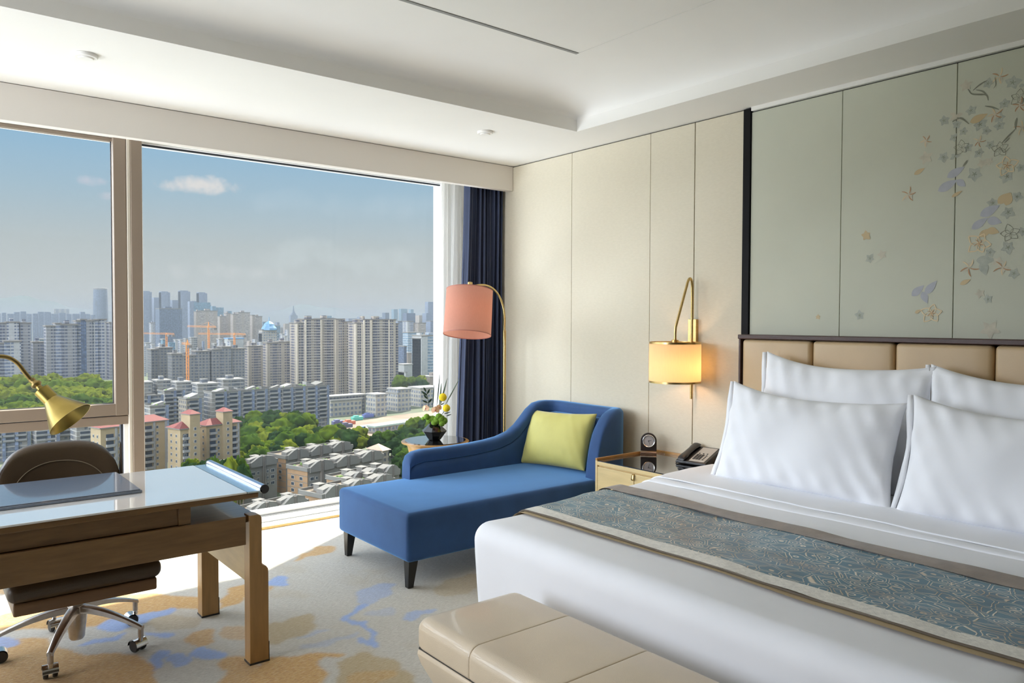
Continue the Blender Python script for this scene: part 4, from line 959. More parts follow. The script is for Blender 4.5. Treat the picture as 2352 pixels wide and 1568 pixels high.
b = MB(); b.tube([vp(985, 938), vp(983, 915), vp(977, 893)], .0018, 6); sg = b.build('leafy_sprig', M['leaf_dark'], vs_)
for (x0, y0, x1, y1, w_) in ((983, 925, 970, 919, .007), (982, 916, 973, 906, .008), (981, 908, 968, 898, .008), (979, 900, 973, 889, .007), (981, 905, 987, 893, .007), (984, 925, 992, 915, .008), (1025, 955, 1037, 951, .004), (1020, 950, 1035, 946, .004), (1012, 930, 1020, 925, .004)):
    a = vp(x0, y0); c_ = vp(x1, y1); sd = (c_ - a).cross(Vector((.6, .78, .2))).normalized(); P = []
    for i in range(8): t_ = i / 7; ww = w_ * math.sin(PI * (t_ * .9 + .05)); p = a.lerp(c_, t_); P.append([p - sd * ww, p, p + sd * ww])
    b = MB(); b.grid(P); o = b.build('leaflet', M['leaf_dark'], sg, smooth=True, angle=180)

# ================================================================ desk
dk = empty('writing_desk', (.6, 3.6, 0), label='honey wood writing desk with raised glass top and steel end tube', cat='desk')
dx0 = -.75
b = MB(); b.box(dx0, 1.188, 3.205, 3.945, .718, .742); b.build('top_board', M['wood_desk'], dk, bevel=.004)
b = MB(); b.box(dx0, 1.135, 3.198, 3.95, .7425, .750); tag(b.build('glass_top', M['desk_glass'], dk, bevel=.0015), 'glossy glass desk surface')
b = MB(); b.box(1.138, 1.200, 3.20, 3.948, .7425, .749); tag(b.build('metal_strip', mat('satin_strip', (.50, .62, .68), .22, metal=.9), dk), 'satin metal edge strip')
b = MB(); b.tube([(1.212, 3.205, .752), (1.212, 3.945, .752)], .0185, 24, caps=False); tag(b.build('end_tube', mat('satin_tube', (.52, .57, .68), .22, metal=1), dk, smooth=True, angle=60), 'round satin steel edge tube')
b = MB(); b.tube([(1.212, 3.200, .752), (1.212, 3.206, .752)], .0195, 24); b.build('end_cap', M['black_plastic'], dk, smooth=True, angle=40)
b = MB(); b.tube([(1.212, 3.944, .752), (1.212, 3.95, .752)], .0195, 24); b.build('end_cap', M['black_plastic'], dk, smooth=True, angle=40)
b = MB(); b.box(dx0, .895, 3.235, 3.90, .645, .718); b.box(.868, .915, 3.226, 3.91, .645, .718); b.build('drawer_case', M['wood_desk'], dk, bevel=.002)
b = MB(); b.box(dx0, 1.19, 3.232, 3.92, .612, .640); b.build('lower_shelf', M['wood_desk'], dk, bevel=.003)
b = MB(); b.box(dx0, 1.135, 3.212, 3.232, .522, .644); b.build('front_rail', M['wood_desk'], dk, bevel=.002)
b = MB(); b.box(dx0, 1.135, 3.92, 3.94, .522, .644); b.build('back_rail', M['wood_desk'], dk, bevel=.002)
b = MB(); b.box(1.155, 1.182, 3.24, 3.915, .345, .612); b.build('side_panel', M['wood_light'], dk, bevel=.002)
def desk_leg(y0, y1):
    pr = [(1.135, 0), (1.135, .645), (1.172, .645), (1.184, .640), (1.189, .628), (1.189, .43), (1.192, .424), (1.200, .420), (1.208, .416), (1.215, .405), (1.217, .39), (1.217, 0)]
    b = MB(); b.prism([(x + (.002 if 0 else 0), z) for x, z in pr], y0, y1, 'y')
    if 1: b.v = [(v[0] + .012, v[1], v[2]) for v in b.v]
    lg = b.build('leg', M['wood_leg'], dk, bevel=.002)
    b = MB(); b.box(1.145, 1.232, y0 - .002, y1 + .002, 0, .008); b.box(1.2285, 1.2315, y0, y1, 0, .085); b.build('foot_guard', M['black_plastic'], lg)
desk_leg(3.205, 3.27); desk_leg(3.87, 3.94)
b = MB(); b.box(dx0, dx0 + .07, 3.205, 3.27, 0, .612); b.build('leg', M['wood_leg'], dk, bevel=.002)
b = MB(); b.box(dx0, dx0 + .07, 3.87, 3.94, 0, .612); b.build('leg', M['wood_leg'], dk, bevel=.002)
b = MB(); b.box(.02, .785, 3.455, 3.925, .751, .762); b.box(.03, .779, 3.461, 3.919, .762, .766); tag(b.build('desk_pad', M['leather_pad'], bevel=.002), 'dark leather desk pad lying on the glossy desk top', 'desk pad')
# ---- desk lamp
dl_ = empty('desk_lamp', (.08, 3.78, .75), label='brass desk lamp with conical shade leaning over the desk', cat='desk lamp')
b = MB(); b.lathe([(0, .022), (.02, .024), (.078, .012), (.085, .006), (.085, 0), (0, 0)], (-.09, 3.82, .7515), 32); b.build('base', M['bronze'], dl_, smooth=True, angle=35)
LP = [Vector((-.09, 3.82, .77)), Vector((-.09, 3.82, 1.0)), Vector((-.05, 3.80, 1.16))] + [ony(a, c, 3.70) for a, c in ((-60, 850), (-20, 823), (12, 819), (38, 832), (56, 854), (74, 876))]
b = MB(); b.tube(spline(LP, 6), .0085, 12); b.build('gooseneck', M['bronze'], dl_, smooth=True, angle=60)
A = ony(74, 873, 3.70); mouth = ony(162, 963, 3.60); ax_ = (mouth - A).normalized(); L = (mouth - A).length
b = MB(); b.lathe([(.010, -.006), (.013, -.004), (.012, .006), (.012, .012), (.021, .020), (.021, .028), (.012, .036), (.013, .045)], A, 24, axis=ax_); b.build('knuckle', M['bronze'], dl_, smooth=True, angle=50)
b = MB(); b.lathe([(.012, .040), (.012, .055), (.0315, .057), (.0315, .115), (.034, .118), (.092, L), (.090, L), (.032, .12), (.029, .118), (.029, .058)], A, 40, axis=ax_); sh_ = b.build('shade', mat('olive_brass', (.34, .25, .07), .30, metal=1, var=.12, scale=14), dl_, smooth=True, angle=35)
b = MB(); b.ball(A + ax_ * (L * .62), .022, 10); b.build('bulb', mat('desk_bulb', (1, .8, .6), .4, emis=(1.0, .62, .3), estr=30), dl_, smooth=True, angle=180)
# ---- office chair
oc = empty('office_chair', (.60, 3.86, 0), label='brown leather swivel chair with chrome star base under the desk', cat='chair')
b = MB()
def backfn(q):
    u_ = (q.x - .58) / .26; z = q.z
    yy = q.y + .05 * (1 - u_ * u_) + (z - .6) * .16
    # broad rounded top
    zt2 = z if z < .62 else .62 + (z - .62) * math.sqrt(max(0.0, 1 - min(1, abs(u_)) ** 3.4)) ** .75 if abs(u_) < 1.001 else z
    k = 1 - .05 * max(0, (.7 - z) / .3)
    return Vector((.58 + (q.x - .58) * k, yy, zt2))
b.rbox(.315, .845, 4.055, 4.125, .40, .895, .034, n=20, k=5, fn=backfn); b.build('backrest', M['leather_chair'], oc, smooth=True, angle=180)
b = MB(); P = []
for i in range(33):
    t_ = i / 32; a = PI * t_; P.append(backfn(Vector((.58 + .20 * -math.cos(a), 4.0525, .62 + .19 * math.sin(a) ** .6))))
P = [backfn(Vector((.38, 4.0525, .45)))] + P + [backfn(Vector((.78, 4.0525, .45)))]
b.tube(P, .0022, 6); b.build('stitching', mat('pale_stitch', (.22, .17, .11), .6), oc, smooth=True)
b = MB(); b.rbox(.305, .865, 3.46, 4.05, .372, .452, .035, n=8, k=5); b.build('seat', M['leather_chair'], oc, smooth=True, angle=180)
b = MB(); b.rbox(.325, .845, 3.475, 4.03, .322, .374, .008, n=3, k=2); tag(b.build('seat_shell', mat('brown_shell', (.20, .105, .045), .4), oc, smooth=True, angle=50), 'reddish brown seat shell')
b = MB(); b.lathe([(0, .325), (.055, .325), (.055, .30), (.028, .295), (.028, .12), (0, .12)], (.6, 3.86, 0), 24); b.build('gas_lift', M['steel'], oc, smooth=True, angle=40)
b = MB(); b.lathe([(0, .20), (.038, .20), (.044, .15), (.036, .10), (.032, .055), (.026, .045), (0, .045)], (.6, 3.86, 0), 28); b.build('hub', M['steel'], oc, smooth=True, angle=40)
for k in range(5):
    a = math.radians(29 + 72 * k - 2); d = Vector((math.cos(a), math.sin(a), 0)); s_ = Vector((-d.y, d.x, 0)); c_ = Vector((.6, 3.86, 0)); rows = []
    for i in range(11):
        t_ = i / 10; r_ = .02 + .295 * t_; z = .185 - .075 * t_ ** 1.8; w_ = .024 - .012 * t_; h_ = .030 - .014 * t_; p = c_ + d * r_ + Vector((0, 0, z))
        rows.append([p + s_ * w_ + Vector((0, 0, -h_ / 2)), p + s_ * w_ * .9 + Vector((0, 0, h_ / 2 - .004)), p + s_ * w_ * .5 + Vector((0, 0, h_ / 2)), p - s_ * w_ * .5 + Vector((0, 0, h_ / 2)), p - s_ * w_ * .9 + Vector((0, 0, h_ / 2 - .004)), p - s_ * w_ + Vector((0, 0, -h_ / 2))])
    b = MB(); b.grid(rows, closev=True); b.f.append(tuple(range(6))); b.m.append(0); b.f.append(tuple(60 + q for q in range(6))[::-1]); b.m.append(0)
    e = c_ + d * .305; b.lathe([(0, .112), (.012, .112), (.012, .068), (0, .068)], e, 12); lg = b.build('leg', M['steel'], oc, smooth=True, angle=40)
    tw = s_ * 1.0; q = random.uniform(-.6, .6); ca = Vector((s_.x * math.cos(q) - s_.y * math.sin(q), s_.x * math.sin(q) + s_.y * math.cos(q), 0)); cf = Vector((-ca.y, ca.x, 0)); wc = e + cf * .018 + Vector((0, 0, .028))
    b = MB()
    for sg in (-1, 1): b.lathe([(0, sg * .008), (.024, sg * .008), (.027, sg * .012), (.027, sg * .022), (.024, sg * .026), (0, sg * .026)], wc, 20, axis=ca)
    cs = b.build('caster', M['black_plastic'], lg, smooth=True, angle=40)
    b = MB(); rows = [[wc + Vector((0, 0, 1)) * (.0305 * math.sin(PI * j / 10)) + cf * (.0305 * math.cos(PI * j / 10)) + ca * w_ for w_ in (-.029, -.02, 0, .02, .029)] for j in range(11)]
    b.grid(rows); b.tube([e + Vector((0, 0, .05)), e + Vector((0, 0, .08))], .010, 10); o = b.build('caster_hood', M['chrome'], lg, smooth=True, angle=60)
# ================================================================ the city beyond the window (true distances; the room is about 88 m above the streets)
GZ = -88.0
def pxof(P):
    v = Vector(P) - CAM; c = Vector((_ex.x * v.x + _ey.x * v.y + _ez.x * v.z, _ex.y * v.x + _ey.y * v.y + _ez.y * v.z, _ex.z * v.x + _ey.z * v.y + _ez.z * v.z))
    return CX + F * c.x / c.z, CY + F * c.y / c.z
def solve(f, target, lo, hi):
    for _ in range(40):
        m_ = (lo + hi) / 2
        if f(m_) < target: lo = m_
        else: hi = m_
    return (lo + hi) / 2
def site(px0, px1, d, dp, rz):
    # near corner on the ground so that the block spans px0..px1; returns origin, width
    X = Vector((math.cos(rz), math.sin(rz), 0)); Yv = Vector((-math.sin(rz), math.cos(rz), 0))
    def org(px): o = at(px, 737, d); o.z = GZ; return o
    pc = solve(lambda p: pxof(org(p) + Yv * dp)[0], px0, px0 - 50, px1 + 400)
    if pc > px1 - 2: pc = px0
    O = org(pc); w = solve(lambda q: pxof(O + X * q)[0], px1, .5, 900)
    return O, w, pc
_mc = {}
def facade(name, wall, glass=(.05, .06, .08), bay=3.2, slab=None, roof=None, fl=3.1, style='res', rough=.7):
    key = (name,); wall = tuple(x * .62 for x in wall); slab = tuple(x * .7 for x in slab) if slab else None
    if key in _mc: return _mc[key]
    m_ = bpy.data.materials.new(name); m_.use_nodes = True; t = m_.node_tree; b = t.nodes['Principled BSDF']; b.inputs['Roughness'].default_value = rough; b.inputs['Specular IOR Level'].default_value = .2
    c = N(t, 'ShaderNodeTexCoord'); s_ = N(t, 'ShaderNodeSeparateXYZ'); t.links.new(c.outputs['Object'], s_.inputs[0])
    u = math_(t, 'ADD', s_.outputs[0], s_.outputs[1]); u = math_(t, 'ADD', u, 4000 * bay); z = math_(t, 'ADD', s_.outputs[2], .3)
    fz = math_(t, 'FRACT', math_(t, 'DIVIDE', z, fl)); v = math_(t, 'DIVIDE', u, bay); fu = math_(t, 'FRACT', v)
    du = math_(t, 'ABSOLUTE', math_(t, 'SUBTRACT', fu, .5)); dz = math_(t, 'ABSOLUTE', math_(t, 'SUBTRACT', fz, .58))
    slab = slab or tuple(min(1, x * 1.15) for x in wall)
    if style == 'res':
        cell = math_(t, 'FLOOR', math_(t, 'MODULO', v, 5))
        w1 = math_(t, 'MULTIPLY', math_(t, 'LESS_THAN', du, .24), math_(t, 'LESS_THAN', dz, .24))
        isw = math_(t, 'LESS_THAN', math_(t, 'ABSOLUTE', math_(t, 'SUBTRACT', cell, 1)), .5)
        isb = math_(t, 'GREATER_THAN', cell, 1.5); isb = math_(t, 'MULTIPLY', isb, math_(t, 'LESS_THAN', cell, 3.5))
        wb = math_(t, 'LESS_THAN', dz, .33)
        isv = math_(t, 'GREATER_THAN', cell, 3.5); wv = math_(t, 'MULTIPLY', math_(t, 'LESS_THAN', du, .33), math_(t, 'LESS_THAN', dz, .28))
        msk = math_(t, 'MAXIMUM', math_(t, 'MAXIMUM', math_(t, 'MULTIPLY', isw, w1), math_(t, 'MULTIPLY', isb, wb)), math_(t, 'MULTIPLY', isv, wv))
    elif style == 'band': msk = math_(t, 'LESS_THAN', dz, .26)
    elif style == 'grid': msk = math_(t, 'MULTIPLY', math_(t, 'LESS_THAN', du, .30), math_(t, 'LESS_THAN', dz, .27))
    elif style == 'curtain': msk = math_(t, 'MULTIPLY', math_(t, 'LESS_THAN', du, .44), math_(t, 'LESS_THAN', dz, .40))
    else: msk = None
    nz = N(t, 'ShaderNodeTexNoise'); nz.inputs['Scale'].default_value = .35; nz.inputs['Detail'].default_value = 3; t.links.new(c.outputs['Object'], nz.inputs['Vector'])
    wc = ramp(t, nz.outputs['Fac'], [(.35, tuple(x * .9 for x in wall)), (.65, tuple(min(1, x * 1.06) for x in wall))])
    gl = ramp(t, nz.outputs['Fac'], [(.4, glass), (.62, tuple(min(1, x * 1.9) for x in glass))])
    col = wc
    if msk is not None:
        sl_ = math_(t, 'LESS_THAN', fz, .12); col = mix(t, sl_, wc, slab); col = mix(t, msk, col, gl)
    g = N(t, 'ShaderNodeNewGeometry'); sn = N(t, 'ShaderNodeSeparateXYZ'); t.links.new(g.outputs['Normal'], sn.inputs[0])
    up = math_(t, 'GREATER_THAN', sn.outputs[2], .5); col = mix(t, up, col, roof or tuple(x * .55 for x in wall))
    t.links.new(col, b.inputs['Base Color']); _mc[key] = m_; return m_
FM = dict(
    cream=facade('tower_cream', (.40, .34, .27), (.05, .05, .065), 3.0, slab=(.42, .37, .31)),
    grey=facade('tower_grey', (.27, .26, .26), (.045, .05, .07), 3.0, slab=(.42, .41, .42)),
    grey2=facade('tower_grey_grid', (.25, .235, .215), (.05, .055, .07), 3.4, style='grid'),
    white=facade('tower_white', (.46, .45, .44), (.07, .08, .11), 3.3),
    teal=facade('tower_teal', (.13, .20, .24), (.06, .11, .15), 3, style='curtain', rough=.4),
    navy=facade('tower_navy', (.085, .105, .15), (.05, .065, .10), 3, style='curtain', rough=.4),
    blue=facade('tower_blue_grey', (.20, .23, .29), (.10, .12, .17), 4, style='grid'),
    beige=facade('tower_beige', (.40, .33, .27), (.16, .14, .13), 3.2, style='res'),
    dark=facade('tower_dark_glass', (.10, .12, .15), (.055, .07, .10), 4, style='curtain'),
    bands=facade('office_bands', (.42, .45, .48), (.09, .13, .17), 4, style='band', fl=4.2),
    mid=facade('midrise_grey', (.30, .28, .25), (.06, .065, .075), 3.6, style='res', slab=(.46, .45, .43)),
    mid2=facade('midrise_tan', (.36, .31, .24), (.07, .07, .075), 3.3, style='grid'),
    inst=facade('campus_cream', (.46, .42, .35), (.10, .11, .13), 4.2, style='grid', fl=4.4),
    plain=facade('plain_pale', (.50, .50, .48), style='none'),
)
roofcap = mat('roof_cap_dark', (.13, .115, .10), .8)
roofwhite = mat('roof_cap_pale', (.20, .19, .175), .7)
def tower(label, segs, d, m_, dp=16, rz=0.0, cap=roofcap, group=None, base=GZ, cat='building', name='tower', huts=True):
    """segs: (px0, px1, ytop, material or None, setback m)"""
    a, z_ = min(s[0] for s in segs), max(s[1] for s in segs)
    O, w, pc = site(a, z_, d, dp, rz)
    r = empty(name, O, rz, label=label, cat=cat, group=group)
    X = Vector((math.cos(rz), math.sin(rz), 0))
    for k, s in enumerate(segs):
        x0 = 0 if s[0] <= pc + 1 else solve(lambda q: pxof(O + X * q)[0], s[0], -200, 900)
        x1 = solve(lambda q: pxof(O + X * q)[0], s[1], -200, 900)
        if x1 <= x0 + .5: x1 = x0 + 3
        fwd_ = (O + X * x0 - CAM).dot(fwd)
        h = at(s[0], s[2], fwd_).z - GZ; sb = s[4] if len(s) > 4 else (k % 2) * 1.5
        mm = FM[s[3]] if len(s) > 3 and s[3] else m_
        b = MB(); b.box(x0, x1, -sb, dp - (k % 3), 0, h); bl = b.build('block', mm, r, local=True)
        if cap:
            b = MB(); b.box(x0 - .8, x1 + .8, -sb - .8, dp - (k % 3) + .5, h, h + 1.3); b.build('roof_slab', cap, bl, local=True)
        if huts and x1 - x0 > 8:
            b = MB(); b.box(x0 + (x1 - x0) * .3, x0 + (x1 - x0) * .6, dp * .3, dp * .7, h + 1.3, h + 4.5); b.build('plant_room', mm, bl, local=True)
    return r
# -- left pane
tower('stepped grey white apartment towers at the far left edge of the window view', [(-30, 18, 743, 'grey'), (18, 46, 741, 'white', 1.5), (48, 73, 743, 'grey', 0)], 740, FM['grey'])
tower('lower white apartment wing in front of the stepped towers at far left', [(-20, 12, 790, 'grey'), (12, 50, 785, 'white')], 700, FM['white'], dp=8)
tower('narrow grey apartment block between the two big left tower clusters', [(73, 103, 787, 'grey')], 735, FM['grey'])
tower('grey balconied apartment tower group left of the window mullion', [(103, 130, 750, 'grey', 0), (130, 142, 744, 'white', 1), (142, 178, 746, 'grey', 2.5), (178, 188, 738, 'white', 0), (188, 200, 735, 'navy', 1), (200, 214, 738, 'grey', 2), (214, 227, 736, 'white', 1), (227, 246, 735, 'white', 0)], 715, FM['grey'])
tower('grey tower right beside the mullion, seen through the left pane', [(246, 300, 742, 'grey')], 735, FM['grey'])
# -- ragged far row at left
rr = random.Random(5); px = -30
G1 = 'hazy blue apartment blocks of the far row at left'
while px < 214:
    w_ = rr.uniform(11, 17); y_ = 716 + rr.uniform(-1, 5) + (4 if px > 190 else 0)
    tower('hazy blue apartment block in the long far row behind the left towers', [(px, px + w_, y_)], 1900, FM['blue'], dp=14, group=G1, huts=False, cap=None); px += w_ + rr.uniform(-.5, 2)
# rounded tower
O, w_, pc = site(215, 245, 2300, 30, 0); r = empty('tower', O + Vector((18, 18, 0)), 0, label='tall slim rounded blue tower standing alone beside the mullion', cat='building')
b = MB(); h = at(230, 664, 2300).z - GZ; b.lathe([(20, 0), (20.6, h * .4), (20.2, h * .7), (19, h)], (0, 0, 0), 28); b.build('shaft', FM['dark'], r, local=True, smooth=True, angle=40)
b = MB(); b.lathe([(19.2, h - 1), (19.4, h + 3), (17, h + 5), (0, h + 5.5)], (0, 0, 0), 28); b.build('crown', roofcap, r, local=True)
tower('low pale slab on the skyline above the far left row', [(123, 160, 709)], 2700, FM['white'], group=None, cap=None, huts=False)
# -- far cluster right of the mullion
T4 = ['first', 'second', 'third', 'fourth']
for i, (a, c_, y_) in enumerate(((323, 350, 670), (366, 392, 671), (410, 438, 669), (452, 477, 673))):
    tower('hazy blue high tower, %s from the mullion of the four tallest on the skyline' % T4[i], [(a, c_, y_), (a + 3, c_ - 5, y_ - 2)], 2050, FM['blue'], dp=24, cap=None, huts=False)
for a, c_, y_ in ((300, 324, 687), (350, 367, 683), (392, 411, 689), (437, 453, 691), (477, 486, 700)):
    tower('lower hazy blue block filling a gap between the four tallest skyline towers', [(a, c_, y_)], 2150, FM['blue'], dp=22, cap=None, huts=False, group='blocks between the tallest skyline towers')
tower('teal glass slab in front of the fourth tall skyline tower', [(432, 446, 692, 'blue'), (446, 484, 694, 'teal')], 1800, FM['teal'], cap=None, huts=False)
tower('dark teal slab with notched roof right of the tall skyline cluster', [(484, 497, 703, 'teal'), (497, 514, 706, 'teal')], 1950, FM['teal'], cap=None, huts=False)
tower('broad dark glass office block below the tall skyline cluster', [(358, 419, 709)], 1450, FM['dark'], dp=30)
tower('small white tower left of the dark glass office block', [(343, 359, 742)], 1500, FM['white'])
tower('pinkish beige apartment tower below the teal slab', [(446, 462, 716, 'beige'), (462, 500, 714, 'beige')], 1500, FM['beige'])
tower('pinkish beige apartment slab right of the beige tower', [(500, 520, 727, 'beige'), (520, 530, 720, 'beige')], 1600, FM['beige'])
tower('beige apartment slab with raised roof sign near the middle of the view', [(530, 548, 722, 'beige'), (548, 574, 718, 'beige')], 1560, FM['beige'])
tower('beige apartment slab left of the blue domed building', [(574, 586, 724, 'beige'), (586, 602, 727, 'beige')], 1650, FM['beige'])
tower('pale teal block rising behind the beige slabs on the skyline', [(519, 533, 714)], 2300, FM['teal'], cap=None, huts=False)
# domed pavilion block
r = tower('mid-rise block with blue tiered dome roof in the middle distance', [(594, 640, 766, 'bands'), (600, 636, 758, 'inst')], 1250, FM['bands'], huts=False)
O, w_, pc = site(600, 636, 1254, 12, 0); zz = at(618, 758, 1250).z - GZ
dm = mat('blue_dome', (.08, .20, .32), .5); b = MB(); c_ = r.location; cc = (at(618, 758, 1262) - c_); b.lathe([(13, zz), (12.5, zz + 3), (9.5, zz + 7), (8.5, zz + 9), (8.3, zz + 10), (5, zz + 13), (1, zz + 15), (.4, zz + 22), (0, zz + 22)], (cc.x, cc.y, 0), 10); b.build('dome', dm, r, local=True)
r = tower('distant broadcasting tower with thin spire on the skyline', [(664, 684, 724)], 3200, FM['blue'], cap=None, huts=False)
cc = at(674, 720, 3210) - r.location; zz = at(674, 724, 3200).z - GZ
b = MB(); b.frustum(cc.x - 10, cc.x + 10, cc.y - 10, cc.y + 10, zz, cc.x - 3, cc.x + 3, cc.y - 3, cc.y + 3, zz + 18); b.frustum(cc.x - 3, cc.x + 3, cc.y - 3, cc.y + 3, zz + 18, cc.x - .6, cc.x + .6, cc.y - .6, cc.y + .6, zz + 42); b.build('spire', FM['dark'], r, local=True)
# -- skyline on the right
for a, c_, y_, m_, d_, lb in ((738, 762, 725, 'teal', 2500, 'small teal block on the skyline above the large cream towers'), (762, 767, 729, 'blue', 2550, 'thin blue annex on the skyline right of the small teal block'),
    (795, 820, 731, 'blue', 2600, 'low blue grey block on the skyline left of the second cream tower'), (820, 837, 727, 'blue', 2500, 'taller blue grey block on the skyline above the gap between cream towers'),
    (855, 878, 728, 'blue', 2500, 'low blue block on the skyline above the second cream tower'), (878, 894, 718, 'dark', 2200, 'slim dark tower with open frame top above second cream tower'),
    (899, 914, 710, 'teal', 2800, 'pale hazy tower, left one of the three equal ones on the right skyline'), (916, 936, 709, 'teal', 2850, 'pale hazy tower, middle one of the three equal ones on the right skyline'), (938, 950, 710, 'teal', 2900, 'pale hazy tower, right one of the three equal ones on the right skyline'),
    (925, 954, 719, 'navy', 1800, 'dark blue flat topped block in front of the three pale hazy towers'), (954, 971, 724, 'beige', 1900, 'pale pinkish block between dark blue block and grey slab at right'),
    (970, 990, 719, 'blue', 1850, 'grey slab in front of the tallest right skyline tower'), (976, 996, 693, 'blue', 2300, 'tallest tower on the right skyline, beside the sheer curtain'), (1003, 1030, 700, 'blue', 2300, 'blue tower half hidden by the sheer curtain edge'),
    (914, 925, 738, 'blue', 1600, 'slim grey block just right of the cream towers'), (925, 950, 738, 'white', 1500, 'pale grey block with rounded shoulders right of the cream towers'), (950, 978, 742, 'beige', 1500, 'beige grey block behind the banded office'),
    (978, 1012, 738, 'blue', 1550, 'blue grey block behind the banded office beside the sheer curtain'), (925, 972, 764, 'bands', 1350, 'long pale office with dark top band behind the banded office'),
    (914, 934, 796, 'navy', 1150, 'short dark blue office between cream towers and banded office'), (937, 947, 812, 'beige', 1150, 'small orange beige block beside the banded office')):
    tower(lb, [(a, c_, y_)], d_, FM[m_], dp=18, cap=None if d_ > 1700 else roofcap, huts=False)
tower('wide office block with white and blue floor bands near the sheer curtain', [(946, 963, 778, 'bands', 0), (963, 981, 772, 'plain', 1.5), (981, 1015, 771, 'bands', 0)], 1050, FM['bands'], dp=24)
# -- scattered roofs that fill the middle distance
rr = random.Random(11)
G2 = 'small hazy mid-rise blocks filling the middle distance'
for px0_, px1_, y0_, y1_, n_, d_ in ((318, 600, 775, 796, 22, 1150), (600, 672, 735, 752, 9, 1900), (640, 672, 755, 790, 5, 1300), (-20, 110, 775, 790, 5, 1000), (918, 946, 830, 860, 3, 1000)):
    for k in range(n_):
        a = px0_ + (px1_ - px0_) * (k + rr.random() * .5) / n_; w_ = rr.uniform(9, 20)
        tower('small hazy mid-rise block among the rooftops of the middle distance', [(a, min(a + w_, px1_ + 4), rr.uniform(y0_, y1_))], d_ * rr.uniform(.93, 1.15), FM[rr.choice(['white', 'blue', 'beige', 'teal', 'white', 'mid'])], dp=12, cap=rr.choice([None, roofwhite]), huts=False, group=G2)
tower('low block with bright blue roof behind the right crane', [(516, 560, 778, 'plain')], 1080, FM['plain'], cap=mat('blue_sheet_roof', (.09, .20, .36), .6), huts=False)
# -- middle towers
tower('unfinished grey apartment block left of the orange crane', [(340, 366, 804, 'grey2', 0), (366, 396, 800, 'grey2', 2)], 830, FM['grey2'])
tower('unfinished grey apartment block behind the orange crane mast', [(386, 420, 814, 'grey2', 0), (420, 450, 818, 'grey2', 1), (450, 482, 808, 'grey2', 2)], 780, FM['grey2'])
tower('unfinished grey apartment block right of the orange crane', [(478, 510, 804, 'grey2', 0), (510, 530, 798, 'grey2', 2), (530, 563, 802, 'grey2', 0)], 800, FM['grey2'])
tower('cream apartment slab, left of the two beside the unfinished blocks', [(562, 606, 796, 'cream')], 900, FM['cream'], dp=14)
tower('cream apartment slab with dark roof beside the large twin towers', [(604, 640, 788, 'cream', 0), (640, 667, 786, 'cream', 1.5)], 880, FM['cream'], dp=14)
tower('large cream and brown apartment tower, left one of the tall pair', [(666, 700, 743, 'cream', 0), (698, 736, 734, 'cream', 2.5), (736, 770, 733, 'cream', 1), (770, 783, 734, 'cream', 3), (783, 808, 740, 'cream', 0)], 870, FM['cream'], dp=18)
tower('large cream and brown apartment tower, right one of the tall pair', [(800, 832, 743, 'cream', 0), (832, 850, 735, 'cream', 2.5), (850, 893, 735, 'cream', 1), (893, 906, 735, 'cream', 3), (906, 915, 744, 'cream', 0)], 850, FM['cream'], dp=16)
# vertical piers and balcony slabs on the twin towers
for t_ in [o for o in COL.objects if o.get('label', '').startswith('large cream')]:
    bls = [c for c in t_.children]
    for bl in bls:
        xs_ = [v.co for v in bl.data.vertices]; x0 = min(v.x for v in xs_); x1 = max(v.x for v in xs_); y0 = min(v.y for v in xs_); h = max(v.z for v in xs_)
        if x1 - x0 < 8: continue
        b = MB()
        for q in range(int(h / 3.1)): b.box(x0 + 2.0, x1 - 1.2, y0 - 1.1, y0, q * 3.1 + 2.8, q * 3.1 + 3.15)
        b.build('balcony_slab', mat_slab if 'mat_slab' in globals() else globals().setdefault('mat_slab', mat('balcony_slab_pale', (.42, .39, .35), .7)), bl, local=True)
        b = MB(); b.box(x0, x0 + 1.8, y0 - 1.4, y0, 0, h); b.box(x1 - 1.1, x1, y0 - 1.4, y0, 0, h); b.build('pier', globals().setdefault('mat_pier', mat('pier_cream', (.42, .36, .28), .8)), bl, local=True)
